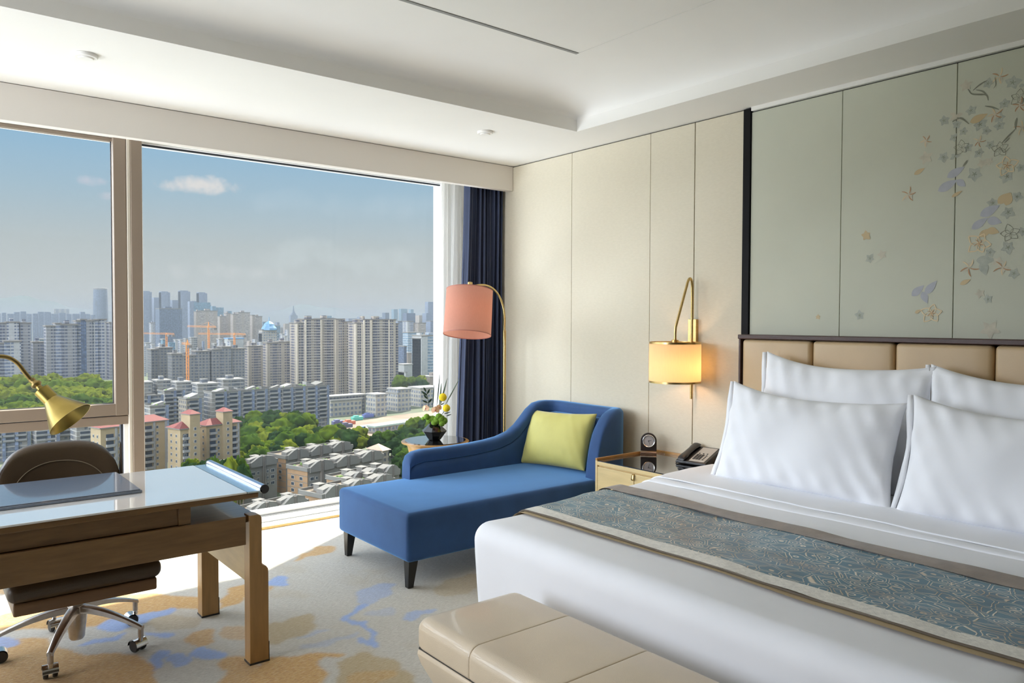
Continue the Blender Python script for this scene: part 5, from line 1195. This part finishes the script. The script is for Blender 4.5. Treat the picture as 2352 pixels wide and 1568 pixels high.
# -- cranes
crm = mat('crane_orange', (.55, .22, .05), .5)
def crane(label, px, ybase, ytop, yjib, pxl, pxr, d, wide=1.6):
    O = at(px, 737, d); O.z = GZ; r = empty('tower_crane', O, 0, label=label, cat='crane', group='orange tower cranes over the building site')
    zb = at(px, ybase, d).z - GZ; zt_ = at(px, ytop, d).z - GZ; zj = at(px, yjib, d).z - GZ; s_ = d / F; R = right.normalized()
    b = MB(); hw = wide / 2
    for sx2 in (-hw, hw):
        for sy2 in (-hw, hw): b.box(sx2 - .2, sx2 + .2, sy2 - .2, sy2 + .2, 0, zj)
    z_ = 0; k = 0
    while z_ < zj - 3:
        for sg in (-hw, hw):
            b.tube([(-hw * (1 if k % 2 else -1), sg, z_), (hw * (1 if k % 2 else -1), sg, z_ + 3)], .14, 4); b.tube([(sg, -hw * (1 if k % 2 else -1), z_), (sg, hw * (1 if k % 2 else -1), z_ + 3)], .14, 4)
        z_ += 3; k += 1
    b.build('mast', crm, r, local=True, merge=False)
    b = MB(); b.frustum(-1, 1, -1, 1, zj, -.2, .2, -.2, .2, zt_); b.build('apex', crm, r, local=True)
    a = R * ((pxl - px) * s_); c_ = R * ((pxr - px) * s_); up = Vector((0, 0, 1)); n_ = Vector((-R.y, R.x, 0))
    b = MB()
    for off, z2 in ((n_ * .7, 0), (n_ * -.7, 0), (n_ * 0, 1.3)): b.tube([a + off + up * (zj + z2 + 1), c_ + off + up * (zj + z2)], .22, 5)
    n2 = int((c_ - a).length / 2.4)
    for q in range(n2):
        p0 = a.lerp(c_, q / n2); p1 = a.lerp(c_, (q + .5) / n2); p2 = a.lerp(c_, (q + 1) / n2); b.tube([p0 + up * (zj + .5) + n_ * .7, p1 + up * (zj + 1.8), p2 + up * (zj + .5) - n_ * .7], .12, 4)
    b.tube([a * .5 + up * (zj + 1.6), up * zt_, c_ * .9 + up * (zj + 1.3)], .08, 4); b.build('jib', crm, r, local=True, merge=False)
    b = MB(); cc = c_ * .88; b.box(cc.x - 1.6, cc.x + 1.6, cc.y - 1.6, cc.y + 1.6, zj - 2.6, zj - .2); b.build('counterweight', roofcap, r, local=True)
    b = MB(); b.box(.6, 2.4, -1.4, .4, zj - 2.2, zj); b.build('cab', FM['plain'], r, local=True)
crane('orange tower crane with long jib above the unfinished blocks, middle one', 479, 800, 739, 752, 430, 496, 860)
crane('orange tower crane with jib at its top, right of the others', 538, 800, 764, 769, 455, 564, 880)
crane('orange tower crane near the mullion, its jib reaching left', 382, 800, 764, 768, 318, 400, 900)
crane('bright orange crane with full tall mast in front of unfinished blocks', 430, 880, 780, 792, 417, 436, 700, 2.0)
# -- campus and site on the right
tower('long low cream and grey campus building beyond the construction site', [(757, 827, 921, 'inst', 3), (740, 840, 913, 'grey2', 0)], 700, FM['inst'], dp=14, cap=roofwhite, rz=.05, huts=False)
tower('cream campus building with pitched roof beside the construction site', [(841, 887, 908, 'inst', 1)], 700, FM['inst'], dp=16, cap=roofwhite, rz=.05, huts=False)
tower('cream three storey campus block right of the pitched roof one', [(888, 915, 904, 'inst', 0), (915, 944, 896, 'inst', 0)], 740, FM['inst'], dp=20, cap=roofwhite, rz=.05, huts=False)
tower('long cream campus wing behind the flowers in the vase', [(938, 1015, 893, 'inst', 0)], 780, FM['inst'], dp=22, cap=roofwhite, rz=.05, huts=False)
tower('pinkish apartment block standing behind the campus wing', [(970, 1020, 866, 'beige')], 880, FM['beige'], cap=roofwhite)
tower('white hall with curved roof left of the banded office', [(914, 947, 838, 'plain'), (917, 930, 855, 'plain', 4)], 1000, FM['plain'], cap=roofwhite, huts=False)
r = tower('long white site cabin with pale green roof beside the trees', [(845, 941, 982, 'inst')], 600, FM['inst'], dp=9, cap=mat('green_sheet_roof', (.30, .38, .33), .6), rz=.22, huts=False, name='site_cabin')
r = empty('site_gate', at(828, 737, 585) * 1.0, 0, label='blue steel gate frame at the construction site entrance', cat='gate'); r.location.z = GZ
gb = mat('gate_blue', (.04, .16, .32), .5); b = MB(); b.box(-3.4, -2.2, -.5, .5, 0, 7); b.box(2.6, 3.8, -.5, .5, 0, 7); b.build('post', gb, r, local=True); b = MB(); b.box(-3.4, 3.8, -.5, .5, 6, 7); b.build('beam', gb, r, local=True)
def patch(name, pxs, m_, lift=.15):
    P = []
    for a, c_ in pxs: p = onz(a, c_, GZ + lift); P.append(p)
    b = MB(); b.add([(p.x, p.y, p.z) for p in P] + [(p.x, p.y, GZ - .5) for p in P], [tuple(range(len(P)))] + [(i, (i + 1) % len(P), len(P) + (i + 1) % len(P), len(P) + i) for i in range(len(P))]); o = b.build(name, m_); o['kind'] = 'structure'; return o
patch('ground_site', [(757, 978), (880, 957), (1020, 940), (1020, 985), (845, 1004), (765, 1000)], mat('site_earth', (.20, .145, .10), .9, var=.25, scale=.06, detail=6))
patch('road_main', [(815, 978), (1020, 950), (1020, 963), (830, 990)], mat('road_pale', (.19, .185, .175), .9, var=.1, scale=.05), .25)
for i, (a, c_, col) in enumerate(((820, 964, (.10, .40, .30)), (802, 974, (.45, .12, .06)), (776, 974, (.10, .10, .20)), (795, 981, (.08, .08, .12)), (845, 958, (.12, .14, .30)))):
    p = onz(a, c_, GZ + .15); b = MB(); b.rbox(p.x - 5, p.x + 5, p.y - 2.5, p.y + 2.5, GZ, GZ + 3.2, .4, n=1, k=1); b.box(p.x - 3, p.x + 1, p.y - 2, p.y + 2, GZ + 3.2, GZ + 4.2)
    tag(b.build('site_container', mat('container_paint', col, .6)), ['green tarpaulin covered stack on the construction site', 'red machine on the construction site', 'dark truck at the left end of the construction site', 'dark truck near the trees on the construction site', 'blue container at the back of the construction site'][i], 'site object')
# -- mid-rises
WIN = {}
def win_mesh(key, w_, h_, fr, gl):
    if key in WIN: return WIN[key]
    b = MB(); b.cm = 0; b.box(-w_ / 2, w_ / 2, -.14, .05, -h_ / 2, h_ / 2); b.cm = 1; b.box(-w_ / 2 + .15, -.05, -.18, 0, -h_ / 2 + .15, h_ / 2 - .15); b.box(.05, w_ / 2 - .15, -.18, 0, -h_ / 2 + .15, h_ / 2 - .15)
    o = b.build('window', [fr, gl]); me = o.data; bpy.data.objects.remove(o, do_unlink=True); WIN[key] = me; return me
wf = mat('window_surround_pale', (.34, .33, .31), .7); wg = mat('window_dark_pane', (.035, .045, .06), .25); wb = mat('balcony_pale', (.20, .195, .185), .7); wr_ = mat('wall_brick_tan', (.23, .14, .075), .85, var=.1, scale=.5); wt = mat('wall_grey_plaster', (.14, .13, .115), .85, var=.1, scale=.4)
wy = mat('wall_ochre', (.25, .19, .11), .85, var=.08, scale=.3); rt = mat('roof_red_tile', (.14, .032, .026), .8, var=.2, scale=1.2, stretch=(1, 1, 4)); terr = mat('roof_terrace', (.15, .115, .08), .9, var=.3, scale=.5); para = mat('parapet_pale', (.125, .118, .105), .7, var=.05, scale=.6)
gar = mat('roof_garden', (.10, .15, .04), .9, var=.5, scale=.8)
def put(me, parent, x, y, z, rz=0, sx_=1, name='window', sz=1):
    o = bpy.data.objects.new(name, me); COL.objects.link(o); o.parent = parent; o.location = (x, y, z); o.rotation_euler.z = rz; o.scale = (sx_, 1, sz); return o
bal = None
def balcony_mesh():
    global bal
    if bal: return bal
    b = MB(); b.cm = 0; b.box(-1.9, 1.9, -1.3, 0, -.25, 0); b.box(-1.9, 1.9, -1.35, -1.2, 0, 1.0); b.box(-1.9, -1.75, -1.3, 0, 0, 1.0); b.box(1.75, 1.9, -1.3, 0, 0, 1.0); b.cm = 1; b.box(-1.7, 1.7, -.05, .02, .05, 2.5)
    o = b.build('balcony', [wb, wg]); bal = o.data; bpy.data.objects.remove(o, do_unlink=True); return bal
W2 = win_mesh('std', 2.2, 1.7, wf, wg); W1 = win_mesh('small', 1.3, 1.5, wf, wg)
def lowrise(label, px0, px1, pc, yt, h, dp, rz, units, wallL, group=None, fmin=0, garden=0):
    d = (CAM_H - (GZ + h)) * F / (yt - 737 + (pc - 1560) * 0.0) ; O = at(pc, yt, d); O.z = GZ
    X = Vector((math.cos(rz), math.sin(rz), 0)); Yv = Vector((-math.sin(rz), math.cos(rz), 0))
    w = solve(lambda q: pxof(O + X * q + Vector((0, 0, h)))[0], px1, 5, 400)
    dp = solve(lambda q: -pxof(O + Yv * q + Vector((0, 0, h)))[0], -px0, 3, 60) if px0 else dp
    dp = max(9, min(dp, 24))
    r = empty('apartment_block', O, rz, label=label, cat='building', group=group)
    b = MB(); b.cm = 0; b.box(0, w, .02, dp, 0, h - 1.0); b.cm = 1; b.box(-.05, .3, .0, dp, 0, h - 1.0)
    for q in range(1, int(h / 3.1)): b.cm = 2; b.box(-.12, .2, -.0, dp, q * 3.1 - .15, q * 3.1 + .15)
    b.build('body', [wt, wallL, para], r, local=True)
    b = MB(); b.box(-.6, w + .3, -.6, .1, h - 1.6, h + .2); b.box(-.6, 0, 0, dp + .4, h - 1.6, h + .2); b.box(-.6, w + .3, dp, dp + .4, h - 1.0, h + .4); b.box(w, w + .4, 0, dp, h - 1.6, h + .2); b.build('parapet', para, r, local=True)
    b = MB(); b.box(0, w, .1, dp, h - 1.05, h - .7); b.build('roof_terrace', terr, r, local=True)
    rd = random.Random(int(px0 * 7 + px1)); uw = w / units
    for k in range(units):
        x0 = k * uw
        # two mirrored sloping gables and a dark stair slot between them
        for sgn, xa, xb in ((1, x0 + uw * .06, x0 + uw * .44), (-1, x0 + uw * .56, x0 + uw * .94)):
            pr = [(xa, h - 2.2), (xb, h - 2.2), (xb, h + (3.0 if sgn > 0 else .2)), ((xa * .35 + xb * .65) if sgn > 0 else (xa * .65 + xb * .35), h + 2.4), (xa, h + (.2 if sgn > 0 else 3.0))]
            b = MB(); b.prism(pr, -1.2, .4, 'y'); b.build('roof_gable', para, r, local=True)
            # upper room behind it
            b = MB(); b.prism([(xa, h - .7), (xb, h - .7), (xb, h + (2.8 if sgn > 0 else 1.6)), (xa, h + (1.6 if sgn > 0 else 2.8))], .4, dp * .32, 'y'); b.build('attic_room', wt, r, local=True)
        b = MB(); b.box(x0 + uw * .46, x0 + uw * .49, -1.3, .3, 0, h + 2.6); b.box(x0 + uw * .51, x0 + uw * .54, -1.3, .3, 0, h + 2.6); b.build('stair_fin', roofcap, r, local=True)
        b = MB(); x2 = x0 + uw * rd.uniform(.3, .6); b.box(x2, x2 + 3, dp * .55, dp * .8, h - .7, h + 2); b.frustum(x2 - .4, x2 + 3.4, dp * .53, dp * .83, h + 2, x2 - .4, x2 + 3.4, dp * .53, dp * .83, h + 2.2); b.build('roof_hut', wt, r, local=True)
        if rd.random() < .6 or garden:
            b = MB()
            for _ in range(5): b.ball((x0 + uw * rd.random(), dp * rd.uniform(.35, .9), h - .4), rd.uniform(.7, 1.4), 5)
            b.build('roof_plants', gar, r, local=True, smooth=True)
        for q in range(fmin, int((h - 2.5) / 3.1)):
            z = q * 3.1 + 1.7
            for fx in (.16, .33, .66, .84):
                put(W2 if fx in (.16, .84) else W1, r, x0 + uw * fx, -.0, z)
    for q in range(fmin, int((h - 1) / 3.1)):
        for fy in (.3, .72): put(W2, r, -.06, dp * fy, q * 3.1 + 1.7, -PI / 2)
    return r
LZ = 19.5
for a in (('low grey apartment block right behind the desk tube', 470, 636, 500, 1080, 2), ('long low apartment block with brick end below the park trees', 616, 809, 656, 1050, 3), ('low apartment block with tan brick end, centre of the lower view', 660, 880, 706, 1078, 3),
          ('low apartment block with roof garden left of the side table', 750, 917, 805, 1104, 3), ('low orange brick apartment block just above the chaise foot', 688, 905, 740, 1138, 3), ('low apartment block nearest the window sill beside the desk', 535, 706, 575, 1180, 2)):
    lowrise(a[0], a[1], a[2], a[3], a[4], LZ, 12, .26, a[5], wr_, fmin=2, garden='garden' in a[0])
r = tower('small house with pink ribbed roof behind the low blocks', [(845, 893, 1034, 'mid2')], 425, FM['mid2'], dp=12, rz=.26, cap=None, huts=False, name='house')
h_ = max(v.co.z for v in r.children[0].data.vertices); wx_ = max(v.co.x for v in r.children[0].data.vertices); b = MB(); b.prism([(-1, h_), (13, h_), (13, h_ + .4), (6, h_ + 3), (-1, h_ + .4)], -.8, 1, 'x'); b.v = []; b.f = []; b.m = []
b.add([(-1, -1, h_), (wx_ + 1, -1, h_), (wx_ + 1, 13, h_), (-1, 13, h_), (2, 6, h_ + 3), (wx_ - 2, 6, h_ + 3)], [(0, 1, 5, 4), (1, 2, 5), (2, 3, 4, 5), (3, 0, 4), (3, 2, 1, 0)]); b.build('roof', mat('roof_pink_rib', (.42, .27, .19), .7, var=.2, scale=3, stretch=(4, .2, 1)), r, local=True)
def redroof(label, px0, px1, pc, ye, d, floors, towers_=(), rz=.26, dp0=None):
    O = at(pc, ye, d); h = O.z - GZ; O.z = GZ
    X = Vector((math.cos(rz), math.sin(rz), 0)); Yv = Vector((-math.sin(rz), math.cos(rz), 0)); up = Vector((0, 0, h))
    w = solve(lambda q: pxof(O + X * q + up)[0], px1, 4, 200); dp = dp0 or max(9, min(20, solve(lambda q: -pxof(O + Yv * q + up)[0], -px0, 3, 60)))
    r = empty('apartment_block', O, rz, label=label, cat='building', group='red roofed apartment blocks')
    b = MB(); b.box(0, w, 0, dp, 0, h); b.build('body', wy, r, local=True)
    b = MB(); b.box(-.8, w + .8, -.8, dp + .8, h, h + .5); b.build('cornice', para, r, local=True)
    i_ = min(w, dp) * .48; b = MB(); z0 = h + .5; zt_ = z0 + i_ * .62
    b.add([(-.8, -.8, z0), (w + .8, -.8, z0), (w + .8, dp + .8, z0), (-.8, dp + .8, z0), (i_, dp / 2, zt_), (max(w - i_, i_ + .1), dp / 2, zt_)], [(0, 1, 5, 4), (1, 2, 5), (2, 3, 4, 5), (3, 0, 4), (3, 2, 1, 0)]); b.build('roof', rt, r, local=True)
    for a, c_, yt in towers_:
        xa = solve(lambda q: pxof(O + X * q)[0], a, -20, 300); xb = solve(lambda q: pxof(O + X * q)[0], c_, -20, 300); hh = at(a, yt, (O + X * xa - CAM).dot(fwd)).z - GZ
        b = MB(); b.box(xa, xb, -1.5, dp * .55, 0, hh); st = b.build('stair_tower', wy, r, local=True)
        m_ = (xb - xa) / 2; b = MB(); b.box(xa - .4, xb + .4, -1.9, dp * .55 + .4, hh, hh + .4); b.build('cornice', para, st, local=True)
        b = MB(); y0, y1 = -1.9, dp * .55 + .4; b.add([(xa - .4, y0, hh + .4), (xb + .4, y0, hh + .4), (xb + .4, y1, hh + .4), (xa - .4, y1, hh + .4), (xa + m_, y0 + m_, hh + .4 + m_ * .7), (xa + m_, max(y1 - m_, y0 + m_ + .1), hh + .4 + m_ * .7)], [(0, 1, 4), (1, 2, 5, 4), (2, 3, 5), (3, 0, 4, 5), (3, 2, 1, 0)]); b.build('roof', rt, st, local=True)
        for q in range(4, int(hh / 3.1) - 1): put(W1, r, (xa + xb) / 2, -1.5, q * 3.1 + 1.9)
        for q in range(4, int(h / 3.1)): put(W1, r, xa - 1.8, 0, q * 3.1 + 1.8)
    n_b = 2 if w > 16 else 1
    for k in range(n_b):
        xx = w * (.18 if k == 0 else .80) if n_b == 2 else w * .3
        for q in range(5, int(h / 3.1)): put(balcony_mesh(), r, xx, 0, q * 3.1 + .3, name='balcony')
    for fx in (.5, .94):
        b = MB(); b.box(w * fx - .5, w * fx + .5, -.5, .1, 0, h); b.build('white_pilaster', wb, r, local=True)
    for q in range(5, int(h / 3.1)):
        put(W1, r, w * .62, 0, q * 3.1 + 1.8)
        for fy in (.3, .7): put(W1, r, 0, dp * fy, q * 3.1 + 1.8, -PI / 2)
    return r
redroof('ochre apartment block with red roof seen through the lower left pane', 208, 300, 231, 985, 345, 12)
redroof('ochre apartment block with pink red roof just right of the mullion', 300, 384, 322, 972, 372, 12)
redroof('ochre apartment block with dark red roof and stair tower beside the mullion one', 385, 458, 414, 987, 368, 12, [(434, 457, 952)])
redroof('ochre apartment block with red roofs and tall stair tower beside the park', 452, 551, 474, 979, 385, 12, [(510, 531, 946)])
def midrise(label, px0, px1, pc, yt, d, rz, m_, nb, dp=14, fl0=4):
    O = at(pc, yt, d); h = O.z - GZ; O.z = GZ; X = Vector((math.cos(rz), math.sin(rz), 0)); up = Vector((0, 0, h))
    w = solve(lambda q: pxof(O + X * q + up)[0], px1, 4, 400)
    r = empty('apartment_block', O, rz, label=label, cat='building')
    b = MB(); b.box(0, w, 0, dp, 0, h); b.build('body', FM[m_], r, local=True); rd = random.Random(int(px1))
    b = MB(); b.box(-.5, w + .5, -.5, 0, h, h + 1); b.box(-.5, 0, 0, dp, h, h + 1); b.box(-.5, w + .5, dp, dp + .4, h, h + 1); b.build('parapet', para, r, local=True)
    for k in range(max(1, int(w / 9))):
        x0 = 9 * k + rd.uniform(1, 4); t_ = rd.random(); hh = rd.uniform(2, 4)
        b = MB(); b.prism([(x0, h), (x0 + 6, h), (x0 + 6, h + hh * (1 if t_ < .5 else .4)), (x0, h + hh * (.4 if t_ < .5 else 1))], dp * rd.uniform(.0, .3), dp * rd.uniform(.5, .9), 'y'); b.build('roof_hut', rd.choice([roofwhite, wt, para]), r, local=True)
        if rd.random() < .5:
            b = MB(); [b.ball((x0 + rd.uniform(0, 8), dp * rd.uniform(.1, .8), h + .6), rd.uniform(.8, 1.5), 5) for _ in range(3)]; b.build('roof_plants', gar, r, local=True, smooth=True)
    for k in range(nb):
        x0 = w * (k + .5) / nb
        for q in range(fl0, int(h / 3.1)):
            put(balcony_mesh(), r, x0, 0, q * 3.1 + .3, sx_=1.6, name='balcony')
        b = MB(); b.box(x0 + 3.4, x0 + 5.2, -.8, 0, 0, h + .6); b.build('shaft', FM['blue'], r, local=True)
    return r
midrise('long grey mid-rise row with balconies and cluttered roof behind the park trees', 459, 755, 487, 903, 536, .10, 'mid', 9)
midrise('cream gabled mid-rise left of the long grey row', 415, 462, 428, 918, 520, .10, 'mid2', 1)
midrise('grey mid-rise with attic gables behind the red roofs', 372, 418, 378, 900, 560, .10, 'mid', 2)
midrise('grey mid-rise with greenhouse roof right of the mullion', 318, 372, 312, 912, 520, .10, 'mid', 2)
midrise('lower grey mid-rise behind the pink red roof', 340, 388, 345, 935, 470, .10, 'mid', 1)
midrise('grey mid-rise at far left of the lower pane', -40, 62, -25, 992, 470, .10, 'mid', 3)
midrise('grey mid-rise with bay windows above the chair back', 78, 126, 84, 984, 480, .10, 'mid', 2)
midrise('grey mid-rise left of the red roofed block in the lower pane', 128, 168, 130, 980, 500, .10, 'mid', 1)
midrise('grey mid-rise beside the red roofed block in the lower pane', 172, 214, 176, 982, 480, .10, 'mid', 1)
for i, (a, c_, y_, d_) in enumerate(((318, 350, 880, 640), (352, 392, 876, 650), (395, 440, 880, 640), (442, 500, 884, 620), (500, 560, 874, 660))):
    tower('low roofscape block with planted terrace below the unfinished towers', [(a, c_, y_)], d_, FM['mid'], cap=roofwhite, group='low roofscape blocks below the unfinished towers')
# -- trees
leafm = [mat('tree_leaves', c_, .95, spec=0, var=.45, scale=1.1, detail=8, bump=1, bscale=1.4) for c_ in ((.045, .066, .006), (.026, .046, .006), (.070, .084, .008), (.013, .026, .008))]
bark = mat('tree_bark', (.08, .06, .04), .9)
crowns = []
for k in range(8):
    b = MB(); off = Vector((k * 13.1, k * 7.7, 3))
    def cf(d, off=off): return 1 + .34 * noise.noise(d * 1.9 + off) + .20 * noise.noise(d * 5 + off) + .10 * noise.noise(d * 12 + off)
    b.ball((0, 0, 0), 1, 20, (1, 1, .82), cf); o = b.build('crown', leafm[k % 4], smooth=True, angle=180); crowns.append(o.data); bpy.data.objects.remove(o, do_unlink=True)
b = MB(); b.tube([(0, 0, 0), (0, 0, 1)], [.25, .15], 7); o = b.build('trunk', bark); trunk = o.data; bpy.data.objects.remove(o, do_unlink=True)
def tree(px, py, d, rad, label, group, zg=None, dark=None, tall=False):
    p = at(px, py, d); zg = GZ if zg is None else zg
    r = empty('tree', (p.x, p.y, zg), random.random() * 6, label=label, cat='tree', group=group)
    o = bpy.data.objects.new('crown', crowns[dark if dark is not None else random.randrange(8)]); COL.objects.link(o); o.parent = r; o.location.z = p.z - zg; s_ = rad; o.scale = (s_, s_ * random.uniform(.85, 1.1), s_ * random.uniform(.85, 1.15))
    if tall: o.scale = (s_ * 1.1, s_ * 1.1, s_ * 2.6); o.location.z -= s_ * 1.7
    t_ = bpy.data.objects.new('trunk', trunk); COL.objects.link(t_); t_.parent = r; t_.scale = (1.3, 1.3, max(1, o.location.z))
def inside(P, x, y):
    c_ = False
    for i in range(len(P)):
        (x0, y0), (x1, y1) = P[i], P[(i + 1) % len(P)]
        if (y0 > y) != (y1 > y) and x < (x1 - x0) * (y - y0) / (y1 - y0) + x0: c_ = not c_
    return c_
def forest(P, dfn, rad, step, label, group, zg=lambda p: GZ, dark=None, tall=False):
    y = min(q[1] for q in P); k = 0
    while y < max(q[1] for q in P):
        x = min(q[0] for q in P) + (k % 2) * step * .5
        while x < max(q[0] for q in P):
            if inside(P, x, y):
                d = dfn(y) * random.uniform(.985, 1.015); xx, yy = x + random.uniform(-.3, .3) * step, y + random.uniform(-.2, .2) * step
                tree(xx, yy, d, rad * random.uniform(.75, 1.3), label, group, zg((xx, yy, d)), dark[k % len(dark)] if dark else None, tall)
            x += step
        y += step * .62; k += 1
forest([(552, 972), (600, 956), (640, 948), (690, 958), (722, 984), (762, 996), (800, 992), (832, 1006), (850, 1020), (826, 1032), (800, 1026), (748, 1012), (700, 1022), (640, 1050), (610, 1062), (552, 1070)], lambda y: 560 - (y - 945) * 1.15, 6.4, 22, 'leafy green tree in the park between the long grey row and low blocks', 'park trees in the centre of the view')
forest([(862, 1006), (900, 1000), (945, 985), (985, 990), (985, 1100), (915, 1085), (905, 1040), (880, 1024), (855, 1020)], lambda y: 520 - (y - 985) * .9, 4.8, 17, 'dark green tree right of the low blocks, behind the side table', 'dark trees behind the side table', dark=(3, 7, 1, 3))
forest([(905, 985), (960, 968), (1010, 965), (1010, 985), (930, 998)], lambda y: 575, 4.5, 15, 'lighter green tree between site cabin and vase', 'light green trees near the site cabin')
forest([(914, 872), (930, 868), (975, 872), (975, 890), (914, 890)], lambda y: 860, 6, 12, 'green tree in front of the banded office', 'trees in front of the banded office')
forest([(425, 1062), (470, 1052), (560, 1062), (560, 1085), (420, 1085)], lambda y: 350, 3.4, 17, 'bushy tree at the foot of the red roofed blocks', 'trees at the foot of the red roofed blocks', tall=True)
forest([(750, 980), (775, 976), (790, 985), (760, 995)], lambda y: 590, 4.0, 13, 'small tree at the end of the long grey row', 'trees at the end of the long grey row')
# wooded hill at left
def hill_d(y): return 690 - (y - 868) * 1.6
rows = []
for j in range(9):
    y = 862 + j * 13; rows.append([at(x, y + 10, hill_d(y)) for x in range(-160, 321, 24)])
b = MB(); b.grid(rows + [[Vector((p.x, p.y, GZ - 1)) for p in rows[-1]]]); S('hill_park', b, mat('park_soil', (.06, .08, .025), .95, var=.3, scale=.2), smooth=True, angle=180)
forest([(-30, 876), (60, 872), (90, 866), (130, 876), (180, 874), (240, 880), (292, 882), (292, 962), (-30, 962)], hill_d, 6.8, 21, 'leafy green tree on the wooded hill below the left towers', 'trees on the wooded hill at left', zg=lambda q: at(q[0], q[1] + 16, q[2]).z, dark=(0, 2, 4, 6, 2, 1))
# streets, open ground and hills
b = MB(); b.box(-6000, 9000, 150, 12000, GZ - 3, GZ); S('ground', b, mat('ground_town', (.14, .14, .11), .95, var=.35, scale=.02, detail=8, col2=(.08, .11, .04)))
def ridge(pts, d, m_, seed):
    rows = [[], [], []]
    for i in range(121):
        t_ = i / 120; px = -300 + 1500 * t_
        k = 0
        while k < len(pts) - 2 and pts[k + 1][0] < px: k += 1
        (x0, y0), (x1, y1) = pts[k], pts[k + 1]; u = max(0, min(1, (px - x0) / (x1 - x0))); u = u * u * (3 - 2 * u)
        y = y0 + (y1 - y0) * u + 2.2 * noise.noise(Vector((px * .025, seed, 0))) + .9 * noise.noise(Vector((px * .09, seed, 0)))
        p = at(px, y, d); q = at(px, y, d * .93); rows[1].append(p); rows[0].append((q.x, q.y, GZ)); q2 = at(px, y, d * 1.07); rows[2].append((q2.x, q2.y, GZ))
    b = MB(); b.grid(rows); return b
S('hills', ridge([(-300, 700), (-40, 690), (50, 679), (110, 690), (175, 708), (260, 715), (330, 712), (600, 722), (640, 712), (690, 699), (760, 706), (840, 722), (950, 728), (1200, 730)], 9000, None, 1), mat('hill_green', (.05, .07, .06), .95, var=.2, scale=.002), smooth=True, angle=180)
# -- haze over the city: a thin scattering air layer
def haze(x0, x1, y0, y1, z0, z1, dens, col):
    m_ = bpy.data.materials.new('city_haze'); m_.use_nodes = True; t = m_.node_tree; t.nodes.clear()
    v = N(t, 'ShaderNodeVolumeScatter'); v.inputs['Color'].default_value = (*col, 1); v.inputs['Density'].default_value = dens; v.inputs['Anisotropy'].default_value = 0.0
    ab = N(t, 'ShaderNodeVolumeAbsorption'); ab.inputs['Color'].default_value = (0, 0, 0, 1); ab.inputs['Density'].default_value = dens * .7; ad = N(t, 'ShaderNodeAddShader'); t.links.new(v.outputs[0], ad.inputs[0]); t.links.new(ab.outputs[0], ad.inputs[1]); v = ad
    o = N(t, 'ShaderNodeOutputMaterial'); t.links.new(v.outputs[0], o.inputs['Volume'])
    b = MB(); b.box(x0, x1, y0, y1, z0, z1); o = b.build('haze', m_); o['kind'] = 'stuff'; return o
tag(haze(-5000, 12000, 300, 11000, GZ - 1, 90, HAZE_D, (.22, .25, .285)), 'thin pale summer haze hanging over the distant city', 'haze')
